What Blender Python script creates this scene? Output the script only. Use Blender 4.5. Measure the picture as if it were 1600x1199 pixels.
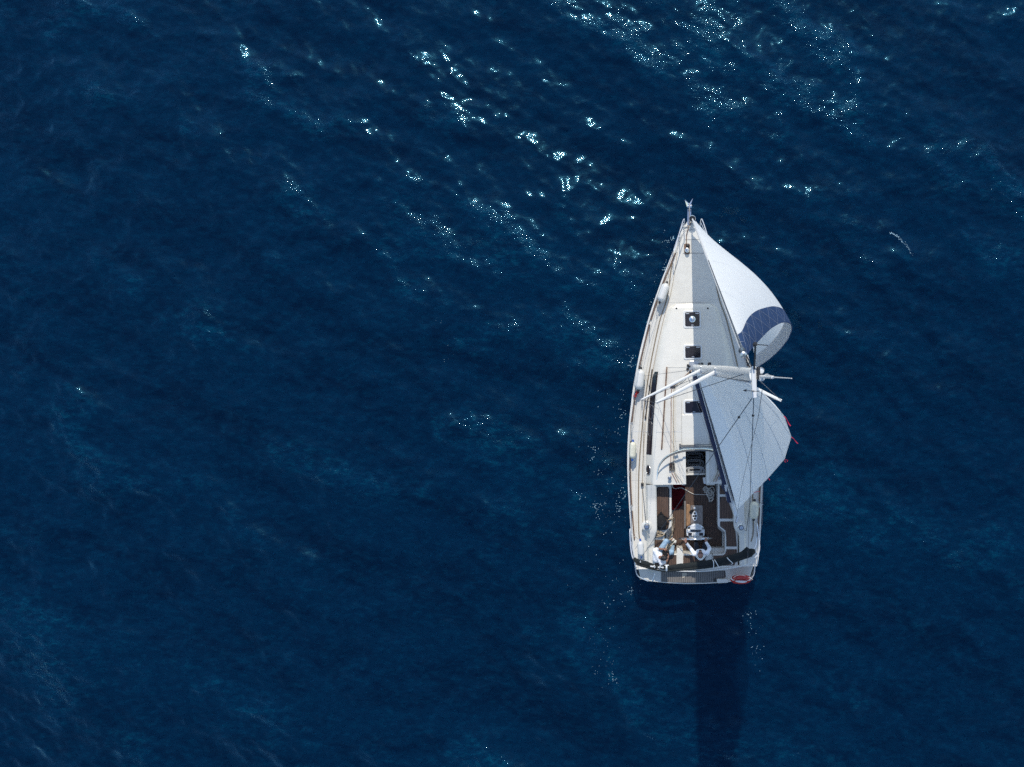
import bpy, bmesh, math, random
import numpy as np
from mathutils import Vector, Matrix, Quaternion

for _o in list(bpy.data.objects):
    bpy.data.objects.remove(_o)
SC = bpy.context.scene
COL = SC.collection
rnd = random.Random(11)

# ------------------------------------------------------------------ camera
# A drone hovering over the yacht; the picture is an off-centre crop of its straight-down view.
CAM_H = 27.15
FPX = 1248.0
PPX, PPY = 1078.0, 595.0
cam_d = bpy.data.cameras.new('camera')
cam_d.sensor_width = 36.0
cam_d.lens = FPX / 1600 * 36
cam_d.shift_x = (800 - PPX) / 1600
cam_d.shift_y = (PPY - 599.5) / 1600
cam_d.clip_start = 0.5
cam_d.clip_end = 20000
cam = bpy.data.objects.new('camera', cam_d)
cam.location = (0, 0, CAM_H)
COL.objects.link(cam)
SC.camera = cam

# ------------------------------------------------------------------ boat frame (x starboard, y bow, z up; origin on the water under the mast)
HEEL, YAW = math.radians(2.5), math.radians(0.9)
BM = Matrix.Translation((0.076, 0.43, 0.0)) @ Matrix.Rotation(YAW, 4, 'Z') @ Matrix.Rotation(HEEL, 4, 'Y')
BI = BM.inverted()

# ------------------------------------------------------------------ sky and sun
SUN_EL = math.radians(46)
sun_dir = (BM.to_3x3() @ Vector((-0.003, math.cos(SUN_EL), math.sin(SUN_EL)))).normalized()
el_w = math.asin(sun_dir.z)
az_w = math.atan2(sun_dir.x, sun_dir.y)
world = bpy.data.worlds.new('World')
SC.world = world
world.use_nodes = True
wn = world.node_tree
sky = wn.nodes.new('ShaderNodeTexSky')
sky.sky_type = 'NISHITA'
sky.sun_disc = False
sky.sun_elevation = el_w
sky.sun_rotation = az_w
sky.altitude = 0
sky.air_density = 1.0
sky.dust_density = 0.3
sky.ozone_density = 1.0
wn.links.new(sky.outputs[0], wn.nodes['Background'].inputs[0])
wn.nodes['Background'].inputs[1].default_value = 0.15
sun_d = bpy.data.lights.new('sun', 'SUN')
sun_d.energy = 2.5
sun_d.angle = math.radians(0.53)
sun_d.color = (1.0, 0.955, 0.875)
sun = bpy.data.objects.new('sun', sun_d)
sun.rotation_euler = sun_dir.to_track_quat('Z', 'Y').to_euler()
sun.location = sun_dir * 200
COL.objects.link(sun)

SC.view_settings.view_transform = 'Standard'
SC.view_settings.look = 'None'
SC.view_settings.exposure = 0.55
SC.view_settings.gamma = 1.0
SC.view_settings.use_curve_mapping = False
SC.cycles.use_denoising = False
SC.cycles.denoiser = 'OPENIMAGEDENOISE'
SC.cycles.denoising_input_passes = 'RGB_ALBEDO_NORMAL'
SC.cycles.sample_clamp_indirect = 2.5
SC.cycles.caustics_reflective = False
SC.cycles.caustics_refractive = False
SC.cycles.use_light_tree = False
SC.cycles.max_bounces = 6
SC.cycles.diffuse_bounces = 3
SC.cycles.pixel_filter_type = 'BLACKMAN_HARRIS'
SC.cycles.filter_width = 1.5


# ------------------------------------------------------------------ helpers
def V(*a):
    return Vector(a)


def ray(px, py):
    c = BI @ Vector((0, 0, CAM_H))
    d = BI.to_3x3() @ Vector(((px - PPX) / FPX, -(py - PPY) / FPX, -1.0))
    return c, d


def P(px, py, z):
    """where a thing of height z (boat frame) seen at that spot of the photograph stands"""
    c, d = ray(px, py)
    t = (z - c.z) / d.z
    return c + d * t


def set_props(o, label=None, cat=None, group=None, kind=None):
    if label: o['label'] = label
    if cat: o['category'] = cat
    if group: o['group'] = group
    if kind: o['kind'] = kind
    return o


def empty(name, base):
    """a thing's root: an Empty at its base, in the boat frame"""
    o = bpy.data.objects.new(name, None)
    o.empty_display_size = 0.2
    COL.objects.link(o)
    o.matrix_world = BM @ Matrix.Translation(base)
    o['_'] = 0
    del o['_']
    ORIG[o.name] = Vector(base)
    return o


ORIG = {}


def smooth_path(pts, n=8, closed=False):
    """Catmull-Rom through the points"""
    pts = [Vector(p) for p in pts]
    if len(pts) < 3:
        return pts
    out = []
    m = len(pts)
    segs = m if closed else m - 1
    for i in range(segs):
        if closed:
            p0, p1, p2, p3 = pts[(i - 1) % m], pts[i], pts[(i + 1) % m], pts[(i + 2) % m]
        else:
            p1, p2 = pts[i], pts[i + 1]
            p0 = pts[i - 1] if i > 0 else p1 * 2 - p2
            p3 = pts[i + 2] if i + 2 < m else p2 * 2 - p1
        for k in range(n):
            t = k / n
            out.append(0.5 * ((2 * p1) + (p2 - p0) * t + (2 * p0 - 5 * p1 + 4 * p2 - p3) * t * t + (3 * p1 - p0 - 3 * p2 + p3) * t ** 3))
    if not closed:
        out.append(pts[-1])
    return out


class MB:
    """collects shapes for ONE mesh object"""
    def __init__(self):
        self.v, self.f = [], []

    def add(self, vs, fs):
        n = len(self.v)
        self.v += [Vector(p) for p in vs]
        self.f += [tuple(i + n for i in f) for f in fs]
        return self

    def box(self, c, size, rot=None):
        sx, sy, sz = size[0] / 2, size[1] / 2, size[2] / 2
        vs = [Vector((x, y, z)) for z in (-sz, sz) for x, y in ((-sx, -sy), (sx, -sy), (sx, sy), (-sx, sy))]
        if rot is not None:
            vs = [rot @ p for p in vs]
        c = Vector(c)
        return self.add([p + c for p in vs], [(3, 2, 1, 0), (4, 5, 6, 7), (0, 1, 5, 4), (1, 2, 6, 5), (2, 3, 7, 6), (3, 0, 4, 7)])

    def bar(self, a, b, w, h, up=(0, 0, 1)):
        """a box from a to b, w wide and h high"""
        a, b = Vector(a), Vector(b)
        d = b - a
        y = d.normalized()
        x = y.cross(Vector(up)).normalized()
        z = x.cross(y)
        m = Matrix((x, y, z)).transposed()
        return self.box((a + b) / 2, (w, d.length, h), m)

    def prism(self, poly, z0, z1):
        """plan polygon; z1 may be a number or a function of x, y"""
        n = len(poly)
        A = sum(poly[i][0] * poly[(i + 1) % n][1] - poly[(i + 1) % n][0] * poly[i][1] for i in range(n))
        if A < 0:
            poly = poly[::-1]
        f1 = z1 if callable(z1) else (lambda x, y: z1)
        f0 = z0 if callable(z0) else (lambda x, y: z0)
        vs = [Vector((p[0], p[1], f0(p[0], p[1]))) for p in poly] + [Vector((p[0], p[1], f1(p[0], p[1]))) for p in poly]
        fs = [tuple(range(n - 1, -1, -1)), tuple(range(n, 2 * n))]
        fs += [(i, (i + 1) % n, n + (i + 1) % n, n + i) for i in range(n)]
        return self.add(vs, fs)

    def tube(self, pts, r, seg=8, closed=False, flat=None):
        """round bar along points; r a number or one per point; flat = (direction, factor) squashes the section"""
        pts = [Vector(p) for p in pts]
        n = len(pts)
        rs = r if isinstance(r, (list, tuple)) else [r] * n
        up = None
        vs = []
        for i, p in enumerate(pts):
            if closed:
                d = pts[(i + 1) % n] - pts[i - 1]
            else:
                d = pts[min(i + 1, n - 1)] - pts[max(i - 1, 0)]
            if d.length < 1e-9:
                d = Vector((0, 0, 1))
            d.normalize()
            if up is None:
                up = Vector((0, 0, 1)) if abs(d.z) < 0.9 else Vector((0, 1, 0))
            x = d.cross(up)
            if x.length < 1e-6:
                x = d.cross(Vector((1, 0, 0)))
            x.normalize()
            y = x.cross(d).normalized()
            up = y
            for k in range(seg):
                a = 2 * math.pi * k / seg
                q = x * math.cos(a) * rs[i] + y * math.sin(a) * rs[i]
                if flat:
                    fd = Vector(flat[0]).normalized()
                    q = q - fd * q.dot(fd) * (1 - flat[1])
                vs.append(p + q)
        fs = []
        for i in range(n if closed else n - 1):
            j = (i + 1) % n
            for k in range(seg):
                l = (k + 1) % seg
                fs.append((i * seg + k, i * seg + l, j * seg + l, j * seg + k))
        if not closed:
            fs.append(tuple(range(seg - 1, -1, -1)))
            fs.append(tuple((n - 1) * seg + k for k in range(seg)))
        return self.add(vs, fs)

    def lathe(self, prof, c=(0, 0, 0), axis=(0, 0, 1), seg=16):
        """prof: (radius, height) pairs up the axis"""
        q = Vector((0, 0, 1)).rotation_difference(Vector(axis).normalized()).to_matrix()
        c = Vector(c)
        vs = []
        for r, h in prof:
            for k in range(seg):
                a = 2 * math.pi * k / seg
                vs.append(c + q @ Vector((r * math.cos(a), r * math.sin(a), h)))
        fs = []
        for i in range(len(prof) - 1):
            for k in range(seg):
                l = (k + 1) % seg
                fs.append((i * seg + k, i * seg + l, (i + 1) * seg + l, (i + 1) * seg + k))
        fs.append(tuple(range(seg - 1, -1, -1)))
        fs.append(tuple((len(prof) - 1) * seg + k for k in range(seg)))
        return self.add(vs, fs)

    def ball(self, c, r, seg=12, rings=8, rot=None):
        rx, ry, rz = r if isinstance(r, (tuple, list)) else (r, r, r)
        c = Vector(c)
        vs, fs = [], []
        for i in range(rings + 1):
            t = math.pi * (i + 0.02) / (rings + 0.04)
            for k in range(seg):
                a = 2 * math.pi * k / seg
                p = Vector((rx * math.sin(t) * math.cos(a), ry * math.sin(t) * math.sin(a), rz * math.cos(t)))
                if rot is not None:
                    p = rot @ p
                vs.append(c + p)
        for i in range(rings):
            for k in range(seg):
                l = (k + 1) % seg
                fs.append((i * seg + l, i * seg + k, (i + 1) * seg + k, (i + 1) * seg + l))
        fs.append(tuple(range(seg)))
        fs.append(tuple(rings * seg + k for k in range(seg - 1, -1, -1)))
        return self.add(vs, fs)

    def torus(self, c, R, r, axis=(0, 0, 1), seg=32, tseg=8, sy=1.0):
        q = Vector((0, 0, 1)).rotation_difference(Vector(axis).normalized()).to_matrix()
        c = Vector(c)
        pts = [c + q @ Vector((R * math.cos(2 * math.pi * i / seg), R * sy * math.sin(2 * math.pi * i / seg), 0)) for i in range(seg)]
        return self.tube(pts, r, tseg, closed=True)

    def grid(self, rows):
        """rows of points -> a sheet"""
        n, m = len(rows), len(rows[0])
        return self.add([p for r in rows for p in r],
                        [(i * m + j, i * m + j + 1, (i + 1) * m + j + 1, (i + 1) * m + j) for i in range(n - 1) for j in range(m - 1)])

    def build(self, name, mat, parent=None, smooth=True, bevel=0.0, kind=None, angle=40):
        me = bpy.data.meshes.new(name)
        base = ORIG.get(ROOT_OF.get(parent.name, parent.name), Vector()) if parent else Vector()
        me.from_pydata([tuple(p - base) for p in self.v], [], self.f)
        me.materials.append(M[mat] if isinstance(mat, str) else mat)
        if smooth:
            me.polygons.foreach_set('use_smooth', [True] * len(me.polygons))
            try:
                me.set_sharp_from_angle(angle=math.radians(angle))
            except Exception:
                pass
        me.update()
        o = bpy.data.objects.new(name, me)
        COL.objects.link(o)
        if parent is not None:
            o.parent = parent
            ROOT_OF[o.name] = ROOT_OF.get(parent.name, parent.name)
        if bevel:
            b = o.modifiers.new('bevel', 'BEVEL')
            b.width = bevel
            b.segments = 2
            b.limit_method = 'ANGLE'
            b.angle_limit = math.radians(35)
        if kind:
            o['kind'] = kind
        return o


ROOT_OF = {}

# ------------------------------------------------------------------ materials
M = {}


def new_mat(name):
    m = bpy.data.materials.new(name)
    m.use_nodes = True
    nt = m.node_tree
    M[name] = m
    return m, nt, nt.nodes['Principled BSDF']


def ramp(nt, fac, stops):
    r = nt.nodes.new('ShaderNodeValToRGB')
    while len(r.color_ramp.elements) < len(stops):
        r.color_ramp.elements.new(0.5)
    for e, (p, c) in zip(r.color_ramp.elements, stops):
        e.position = p
        e.color = (*c, 1)
    nt.links.new(fac, r.inputs[0])
    return r.outputs[0]


def noise(nt, scale, detail=4, rough=0.55, stretch=None, coord='Object'):
    tc = nt.nodes.new('ShaderNodeTexCoord')
    out = tc.outputs[coord]
    if stretch:
        mp = nt.nodes.new('ShaderNodeMapping')
        mp.inputs['Scale'].default_value = stretch
        nt.links.new(out, mp.inputs[0])
        out = mp.outputs[0]
    n = nt.nodes.new('ShaderNodeTexNoise')
    n.inputs['Scale'].default_value = scale
    n.inputs['Detail'].default_value = detail
    n.inputs['Roughness'].default_value = rough
    nt.links.new(out, n.inputs['Vector'])
    return n.outputs[0]


def bump(nt, b, h, strength=0.2, dist=0.01):
    bn = nt.nodes.new('ShaderNodeBump')
    bn.inputs['Strength'].default_value = strength
    bn.inputs['Distance'].default_value = dist
    nt.links.new(h, bn.inputs['Height'])
    nt.links.new(bn.outputs[0], b.inputs['Normal'])


def mat(name, col, rough=0.5, metal=0.0, var=0.0, scale=6.0, stretch=None, bumps=None, spec=0.5):
    """a principled material with procedural colour variation and fine relief"""
    m, nt, b = new_mat(name)
    b.inputs['Roughness'].default_value = rough
    b.inputs['Metallic'].default_value = metal
    b.inputs['Specular IOR Level'].default_value = spec
    if var:
        n = noise(nt, scale, 5, 0.6, stretch)
        lo = tuple(max(0, c * (1 - var)) for c in col)
        hi = tuple(min(1, c * (1 + var)) for c in col)
        nt.links.new(ramp(nt, n, [(0.3, lo), (0.7, hi)]), b.inputs['Base Color'])
    else:
        b.inputs['Base Color'].default_value = (*col, 1)
    if bumps:
        bump(nt, b, noise(nt, bumps[0], 3), bumps[1], bumps[2] if len(bumps) > 2 else 0.01)
    return m


mat('gelcoat', (0.67, 0.635, 0.56), 0.32, var=0.035, scale=3.0)
mat('nonskid', (0.615, 0.585, 0.52), 0.62, var=0.05, scale=5.0, bumps=(120, 0.35, 0.004))
mat('hull_paint', (0.68, 0.68, 0.66), 0.22, var=0.02)
mat('seam', (0.32, 0.31, 0.29), 0.7, var=0.2, scale=20)
mat('teak', (0.095, 0.053, 0.033), 0.6, var=0.42, scale=9, stretch=(6, 0.8, 1), bumps=(60, 0.3, 0.004))
mat('teak_grey', (0.17, 0.155, 0.14), 0.7, var=0.25, scale=9, stretch=(6, 0.8, 1), bumps=(60, 0.3, 0.004))
mat('teak_varnished', (0.30, 0.165, 0.075), 0.35, var=0.3, scale=8, stretch=(5, 0.8, 1))
mat('teak_rail', (0.14, 0.08, 0.05), 0.6, var=0.3, scale=8)
mat('caulk', (0.02, 0.018, 0.017), 0.7, var=0.2)
mat('alu_white', (0.66, 0.655, 0.63), 0.3, var=0.05, scale=3)
mat('alu', (0.55, 0.56, 0.57), 0.35, 0.9, var=0.06)
mat('steel', (0.78, 0.79, 0.80), 0.16, 1.0)
mat('wire', (0.22, 0.22, 0.23), 0.4, 0.7)
mat('black_plastic', (0.018, 0.018, 0.02), 0.45, var=0.2)
mat('plexi', (0.012, 0.010, 0.016), 0.06, var=0.2, scale=2)
mat('glass', (0.02, 0.016, 0.02), 0.04, var=0.3, scale=2)
mat('navy', (0.010, 0.018, 0.055), 0.85, var=0.3, scale=12, bumps=(30, 0.5, 0.02))
mat('canvas_dark', (0.004, 0.007, 0.007), 0.85, var=0.4, scale=10, bumps=(14, 0.7, 0.04))
mat('white_strap', (0.7, 0.7, 0.68), 0.6, var=0.06)
mat('rope_tan', (0.38, 0.30, 0.20), 0.85, var=0.2, scale=40, bumps=(150, 0.6, 0.004))
mat('rope_white', (0.62, 0.58, 0.50), 0.85, var=0.15, scale=40, bumps=(150, 0.6, 0.004))
mat('rope_red', (0.30, 0.17, 0.12), 0.85, var=0.25, scale=40)
mat('rope_grey', (0.13, 0.13, 0.13), 0.8, var=0.3, scale=40)
mat('webbing', (0.21, 0.165, 0.11), 0.85, var=0.25, scale=20)
mat('fender_white', (0.62, 0.61, 0.575), 0.4, var=0.05, scale=8)
mat('fender_worn', (0.60, 0.57, 0.45), 0.5, var=0.18, scale=9)
mat('blue_plastic', (0.02, 0.09, 0.32), 0.4, var=0.1)
mat('red_line', (0.40, 0.03, 0.03), 0.8, var=0.2, scale=30)
mat('telltale', (0.60, 0.025, 0.06), 0.7, var=0.1)
mat('red_cloth', (0.085, 0.004, 0.007), 0.95, var=0.35, scale=14, bumps=(40, 0.5, 0.02), spec=0.15)
mat('buoy_red', (0.38, 0.02, 0.017), 0.45, var=0.14, scale=8)
mat('bag_black', (0.005, 0.005, 0.006), 0.85, var=0.4, scale=20, bumps=(60, 0.5, 0.01))
mat('skin', (0.29, 0.14, 0.095), 0.5, var=0.1, scale=20)
mat('skin_dark', (0.25, 0.12, 0.075), 0.5, var=0.1, scale=20)
mat('hair', (0.010, 0.009, 0.010), 0.55, var=0.4, scale=60, bumps=(200, 0.7, 0.01))
mat('shirt', (0.84, 0.84, 0.86), 0.85, var=0.03, scale=20, bumps=(22, 0.5, 0.03))
mat('jeans', (0.30, 0.42, 0.52), 0.9, var=0.22, scale=16, bumps=(40, 0.4, 0.015))
mat('trousers', (0.012, 0.016, 0.026), 0.9, var=0.3, scale=20, bumps=(30, 0.4, 0.015))
mat('shoe', (0.68, 0.66, 0.60), 0.7, var=0.1, scale=30)
mat('shoe_inner', (0.05, 0.05, 0.045), 0.8)
mat('sunglass', (0.01, 0.01, 0.012), 0.1)
mat('anchor_steel', (0.45, 0.40, 0.36), 0.4, 0.8, var=0.3, scale=12)
mat('rust_brown', (0.17, 0.10, 0.065), 0.7, var=0.35, scale=14)
mat('interior', (0.05, 0.045, 0.04), 0.8, var=0.3)
mat('rail_white', (0.72, 0.73, 0.74), 0.25, 0.35, var=0.04)
mat('step_grey', (0.42, 0.42, 0.41), 0.5, var=0.1)
mat('table_top', (0.20, 0.165, 0.14), 0.55, var=0.35, scale=7, stretch=(3, 1, 1))
mat('foam', (0.26, 0.42, 0.49), 0.6, var=0.05, scale=30)
mat('dial', (0.5, 0.52, 0.52), 0.2, var=0.05)
mat('stain', (0.42, 0.37, 0.29), 0.8, var=0.15, scale=20)


def cloth_mat(name, col, trans, weave=0.04, rough=0.75, stripe=None):
    """sailcloth: some of the light passes through"""
    m, nt, b = new_mat(name)
    n = noise(nt, 2.2, 5, 0.6)
    lo = tuple(c * (1 - weave) for c in col)
    hi = tuple(min(1, c * (1 + weave)) for c in col)
    c = ramp(nt, n, [(0.3, lo), (0.7, hi)])
    nt.links.new(c, b.inputs['Base Color'])
    b.inputs['Roughness'].default_value = rough
    b.inputs['Specular IOR Level'].default_value = 0.25
    tr = nt.nodes.new('ShaderNodeBsdfTranslucent')
    nt.links.new(c, tr.inputs[0])
    bump(nt, b, noise(nt, 3.0, 4, 0.5), 0.25, 0.03)
    mx = nt.nodes.new('ShaderNodeMixShader')
    mx.inputs[0].default_value = trans
    nt.links.new(b.outputs[0], mx.inputs[1])
    nt.links.new(tr.outputs[0], mx.inputs[2])
    nt.links.new(mx.outputs[0], nt.nodes['Material Output'].inputs[0])
    return m


cloth_mat('sail', (0.93, 0.93, 0.92), 0.46, 0.02)
cloth_mat('main_cloth', (0.95, 0.95, 0.94), 0.22, 0.02)
cloth_mat('sail_blue', (0.028, 0.056, 0.130), 0.08, 0.12)
mat('mast_paint', (0.80, 0.79, 0.75), 0.28, var=0.05, scale=3)
mat('sail_seam', (0.70, 0.71, 0.72), 0.8)
mat('stitch', (0.22, 0.26, 0.35), 0.8)

# ------------------------------------------------------------------ the sea
SEA_N, SEA_L = 1024, 64.0


def make_waves():
    r = np.random.default_rng(4)
    k1 = np.fft.fftfreq(SEA_N, SEA_L / SEA_N) * 2 * np.pi
    kx, ky = np.meshgrid(k1, k1)          # rows are y
    k = np.hypot(kx, ky)
    k[0, 0] = 1e9
    th = np.arctan2(ky, kx)

    def system(direction, lp, spread, amp, kmin=0.0, kmax=1e9, power=4.0):
        kp = 2 * np.pi / lp
        s = k ** (-power) * np.exp(-(kp / k) ** 2)
        d = np.cos((th - math.radians(direction)))
        s = s * np.maximum(0, d) ** spread
        s = np.where((k > kmin) & (k < kmax), s, 0)
        s = s / s.sum()
        return s * amp ** 2
    S = system(52, 8.0, 6.0, 0.070) + system(100, 3.2, 2.0, 0.021) + system(10, 2.0, 1.2, 0.0105) + system(75, 1.1, 0.8, 0.0050, kmin=2.5, power=3.7)
    S = S * np.exp(-(k / 34.0) ** 2)
    g = (r.normal(size=k.shape) + 1j * r.normal(size=k.shape))
    A = g * np.sqrt(S) * SEA_N * SEA_N / math.sqrt(2) * math.sqrt(2)
    h = np.real(np.fft.ifft2(A))
    dx = np.real(np.fft.ifft2(1j * kx / k * A))
    dy = np.real(np.fft.ifft2(1j * ky / k * A))
    return h, dx * 0.55, dy * 0.55


SEA = make_waves()


def tile(a, x, y):
    fx = np.mod(np.asarray(x) / SEA_L * SEA_N, SEA_N)
    fy = np.mod(np.asarray(y) / SEA_L * SEA_N, SEA_N)
    i, j = np.floor(fx).astype(int) % SEA_N, np.floor(fy).astype(int) % SEA_N
    u, v = fx - np.floor(fx), fy - np.floor(fy)
    i2, j2 = (i + 1) % SEA_N, (j + 1) % SEA_N
    return (a[j, i] * (1 - u) + a[j, i2] * u) * (1 - v) + (a[j2, i] * (1 - u) + a[j2, i2] * u) * v


def sea_h(x, y):
    return float(tile(SEA[0], x, y))


def build_sea():
    st = SEA_L / SEA_N

    def axis(a, b):
        core = np.arange(a, b + st / 2, st)
        out, s, d = [], 0.0, st
        while s < 6000:
            d *= 1.22
            s += d
            out.append(s)
        out = np.array(out)
        return np.concatenate([core[0] - out[::-1], core, core[-1] + out])
    xs, ys = axis(-30, 18), axis(-19, 19)
    X, Y = np.meshgrid(xs, ys)
    fade = np.clip(1.4 - np.hypot(X, Y) / 100, 0, 1)
    Z = tile(SEA[0], X, Y) * fade
    DX = tile(SEA[1], X, Y) * fade
    DY = tile(SEA[2], X, Y) * fade
    co = np.stack([X + DX, Y + DY, Z], -1).reshape(-1, 3).astype(np.float32)
    ny, nx = X.shape
    idx = np.arange(ny * nx).reshape(ny, nx)
    q = np.stack([idx[:-1, :-1], idx[:-1, 1:], idx[1:, 1:], idx[1:, :-1]], -1).reshape(-1, 4).astype(np.int32)
    me = bpy.data.meshes.new('water')
    me.vertices.add(len(co))
    me.vertices.foreach_set('co', co.ravel())
    me.loops.add(q.size)
    me.loops.foreach_set('vertex_index', q.ravel())
    me.polygons.add(len(q))
    me.polygons.foreach_set('loop_start', np.arange(0, q.size, 4, dtype=np.int32))
    me.polygons.foreach_set('use_smooth', np.ones(len(q), dtype=bool))
    me.update(calc_edges=True)
    # surface: reflects, scatters some of the light back and lets the rest through to the added sheet below
    m, nt, b = new_mat('sea_water')
    # ripple light and shade painted in as mottled blue, drawn out along the wind
    tc = nt.nodes.new('ShaderNodeTexCoord')
    mp = nt.nodes.new('ShaderNodeMapping')
    mp.inputs['Rotation'].default_value = (0, 0, math.radians(30))
    mp.inputs['Scale'].default_value = (0.62, 1.25, 1.0)
    nt.links.new(tc.outputs['Object'], mp.inputs[0])
    nz = nt.nodes.new('ShaderNodeTexNoise')
    nz.inputs['Scale'].default_value = 4.6
    nz.inputs['Detail'].default_value = 10
    nz.inputs['Roughness'].default_value = 0.76
    nt.links.new(mp.outputs[0], nz.inputs['Vector'])
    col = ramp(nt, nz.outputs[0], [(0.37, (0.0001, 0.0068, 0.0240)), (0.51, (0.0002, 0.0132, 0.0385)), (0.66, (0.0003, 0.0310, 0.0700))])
    # crest glow painted in: brighter teal stands for light passing the thin crests
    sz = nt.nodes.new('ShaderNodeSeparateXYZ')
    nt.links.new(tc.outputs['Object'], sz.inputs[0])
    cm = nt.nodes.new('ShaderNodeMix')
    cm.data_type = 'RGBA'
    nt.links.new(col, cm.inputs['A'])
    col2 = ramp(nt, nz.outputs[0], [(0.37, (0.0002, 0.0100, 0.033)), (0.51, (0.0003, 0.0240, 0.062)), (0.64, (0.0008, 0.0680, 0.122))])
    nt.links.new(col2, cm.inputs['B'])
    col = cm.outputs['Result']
    n1 = noise(nt, 6.0, 4, 0.62, (1.0, 1.5, 1.0))
    bn = nt.nodes.new('ShaderNodeBump')
    # capillary ripples ride on the crests, in gusty patches
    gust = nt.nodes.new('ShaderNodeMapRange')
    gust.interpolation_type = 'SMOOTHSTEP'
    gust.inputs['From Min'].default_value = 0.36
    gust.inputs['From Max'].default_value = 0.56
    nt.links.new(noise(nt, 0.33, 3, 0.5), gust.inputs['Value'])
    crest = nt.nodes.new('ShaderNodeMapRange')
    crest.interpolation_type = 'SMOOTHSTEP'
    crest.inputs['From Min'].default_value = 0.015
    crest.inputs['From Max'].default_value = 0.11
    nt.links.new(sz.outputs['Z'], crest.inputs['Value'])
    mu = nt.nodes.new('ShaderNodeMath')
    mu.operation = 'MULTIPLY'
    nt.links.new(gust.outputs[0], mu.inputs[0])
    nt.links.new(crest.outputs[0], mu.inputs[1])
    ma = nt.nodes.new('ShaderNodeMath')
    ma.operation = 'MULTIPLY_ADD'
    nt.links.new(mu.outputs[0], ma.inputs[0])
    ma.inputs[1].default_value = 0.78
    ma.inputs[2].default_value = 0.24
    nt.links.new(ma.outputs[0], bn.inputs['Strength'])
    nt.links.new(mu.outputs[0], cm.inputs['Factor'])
    bn.inputs['Distance'].default_value = 0.03
    nt.links.new(n1, bn.inputs['Height'])
    nt.nodes.remove(b)
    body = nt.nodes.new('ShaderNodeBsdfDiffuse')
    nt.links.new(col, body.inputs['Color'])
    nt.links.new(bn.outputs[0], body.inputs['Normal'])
    tr = nt.nodes.new('ShaderNodeBsdfTransparent')
    inner = nt.nodes.new('ShaderNodeMixShader')
    inner.inputs[0].default_value = 0.58
    nt.links.new(body.outputs[0], inner.inputs[1])
    nt.links.new(tr.outputs[0], inner.inputs[2])
    gl = []
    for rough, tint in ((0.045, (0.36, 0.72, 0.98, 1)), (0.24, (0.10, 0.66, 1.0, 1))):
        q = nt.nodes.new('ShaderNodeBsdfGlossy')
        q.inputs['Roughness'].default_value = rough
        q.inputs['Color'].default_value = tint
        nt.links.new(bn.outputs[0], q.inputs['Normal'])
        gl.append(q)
    shine = nt.nodes.new('ShaderNodeMixShader')
    shine.inputs[0].default_value = 0.17
    nt.links.new(gl[0].outputs[0], shine.inputs[1])
    nt.links.new(gl[1].outputs[0], shine.inputs[2])
    fr = nt.nodes.new('ShaderNodeFresnel')
    fr.inputs['IOR'].default_value = 1.333
    nt.links.new(bn.outputs[0], fr.inputs['Normal'])
    fin = nt.nodes.new('ShaderNodeMixShader')
    nt.links.new(fr.outputs[0], fin.inputs[0])
    nt.links.new(inner.outputs[0], fin.inputs[1])
    nt.links.new(shine.outputs[0], fin.inputs[2])
    nt.links.new(fin.outputs[0], nt.nodes['Material Output'].inputs[0])
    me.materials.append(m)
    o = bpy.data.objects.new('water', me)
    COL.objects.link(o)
    set_props(o, 'deep blue open sea rippled by light wind under the sun', 'sea', kind='structure')
    # sheet added under the surface to catch the hull's shadow further aft
    m, nt, b = new_mat('shadow_sheet')
    nt.links.new(ramp(nt, noise(nt, 0.2, 4, 0.6), [(0.3, (0.0001, 0.0190, 0.061)), (0.7, (0.0002, 0.0225, 0.069))]), b.inputs['Base Color'])
    b.inputs['Roughness'].default_value = 1.0
    b.inputs['Specular IOR Level'].default_value = 0.0
    b.subsurface_method = 'BURLEY'
    b.inputs['Subsurface Weight'].default_value = 1.0
    b.inputs['Subsurface Radius'].default_value = (0.5, 0.8, 1.0)
    b.inputs['Subsurface Scale'].default_value = 0.8
    d = MB()
    d.grid([[Vector((x, y, -3.0)) for x in (-6000, -600, -60, 60, 600, 6000)] for y in (-6000, -600, -60, 60, 600, 6000)])
    o = d.build('shadow_sheet', 'shadow_sheet')
    set_props(o, 'dark blue sheet added below the sea surface to catch the hull shadow', 'sea', kind='structure')


build_sea()

# ------------------------------------------------------------------ the yacht
yacht = empty('sailing_yacht', (0, 0, 0))
set_props(yacht, 'white sailing yacht with white sails set to starboard, under way on blue sea', 'sailboat')


def interp(xs, ys, x):
    return float(np.interp(x, xs, ys))


Y_BOW, Y_STERN = P(1077, 344, 1.37).y, P(1086, 912, 0.6).y
Y_DROP = P(1086, 887, 1.0).y          # where the deck steps down to the bathing platform


def sheer(y):
    t = (y - Y_STERN) / (Y_BOW - Y_STERN)
    return 1.04 + 0.08 * t + 0.25 * t * t


_edge = [(1077, 344), (1071.5, 351), (1065, 362), (1057, 382), (1048, 405), (1035, 437), (1022, 474), (1013.5, 500), (1000, 552), (990, 606), (983.8, 659),
         (981.3, 700), (981, 729), (982, 762), (984.8, 806), (988, 845), (992, 878), (994, 890), (997, 903)]
_ep = [P(px, py, interp([344, 912], [1.37, 1.04], py)) for px, py in _edge]
_ey = [p.y for p in _ep][::-1]
_eh = [max(0.03, -p.x) for p in _ep][::-1]


def hb(y):
    """half breadth of the deck"""
    return 0.25 * interp(_ey, _eh, y - 0.2) + 0.5 * interp(_ey, _eh, y) + 0.25 * interp(_ey, _eh, y + 0.2) if y < 3.6 else interp(_ey, _eh, y)


def deckz(x, y):
    h = max(hb(y), 0.05)
    return sheer(y) + 0.05 * (1 - min(1, abs(x) / h) ** 2)


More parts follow.
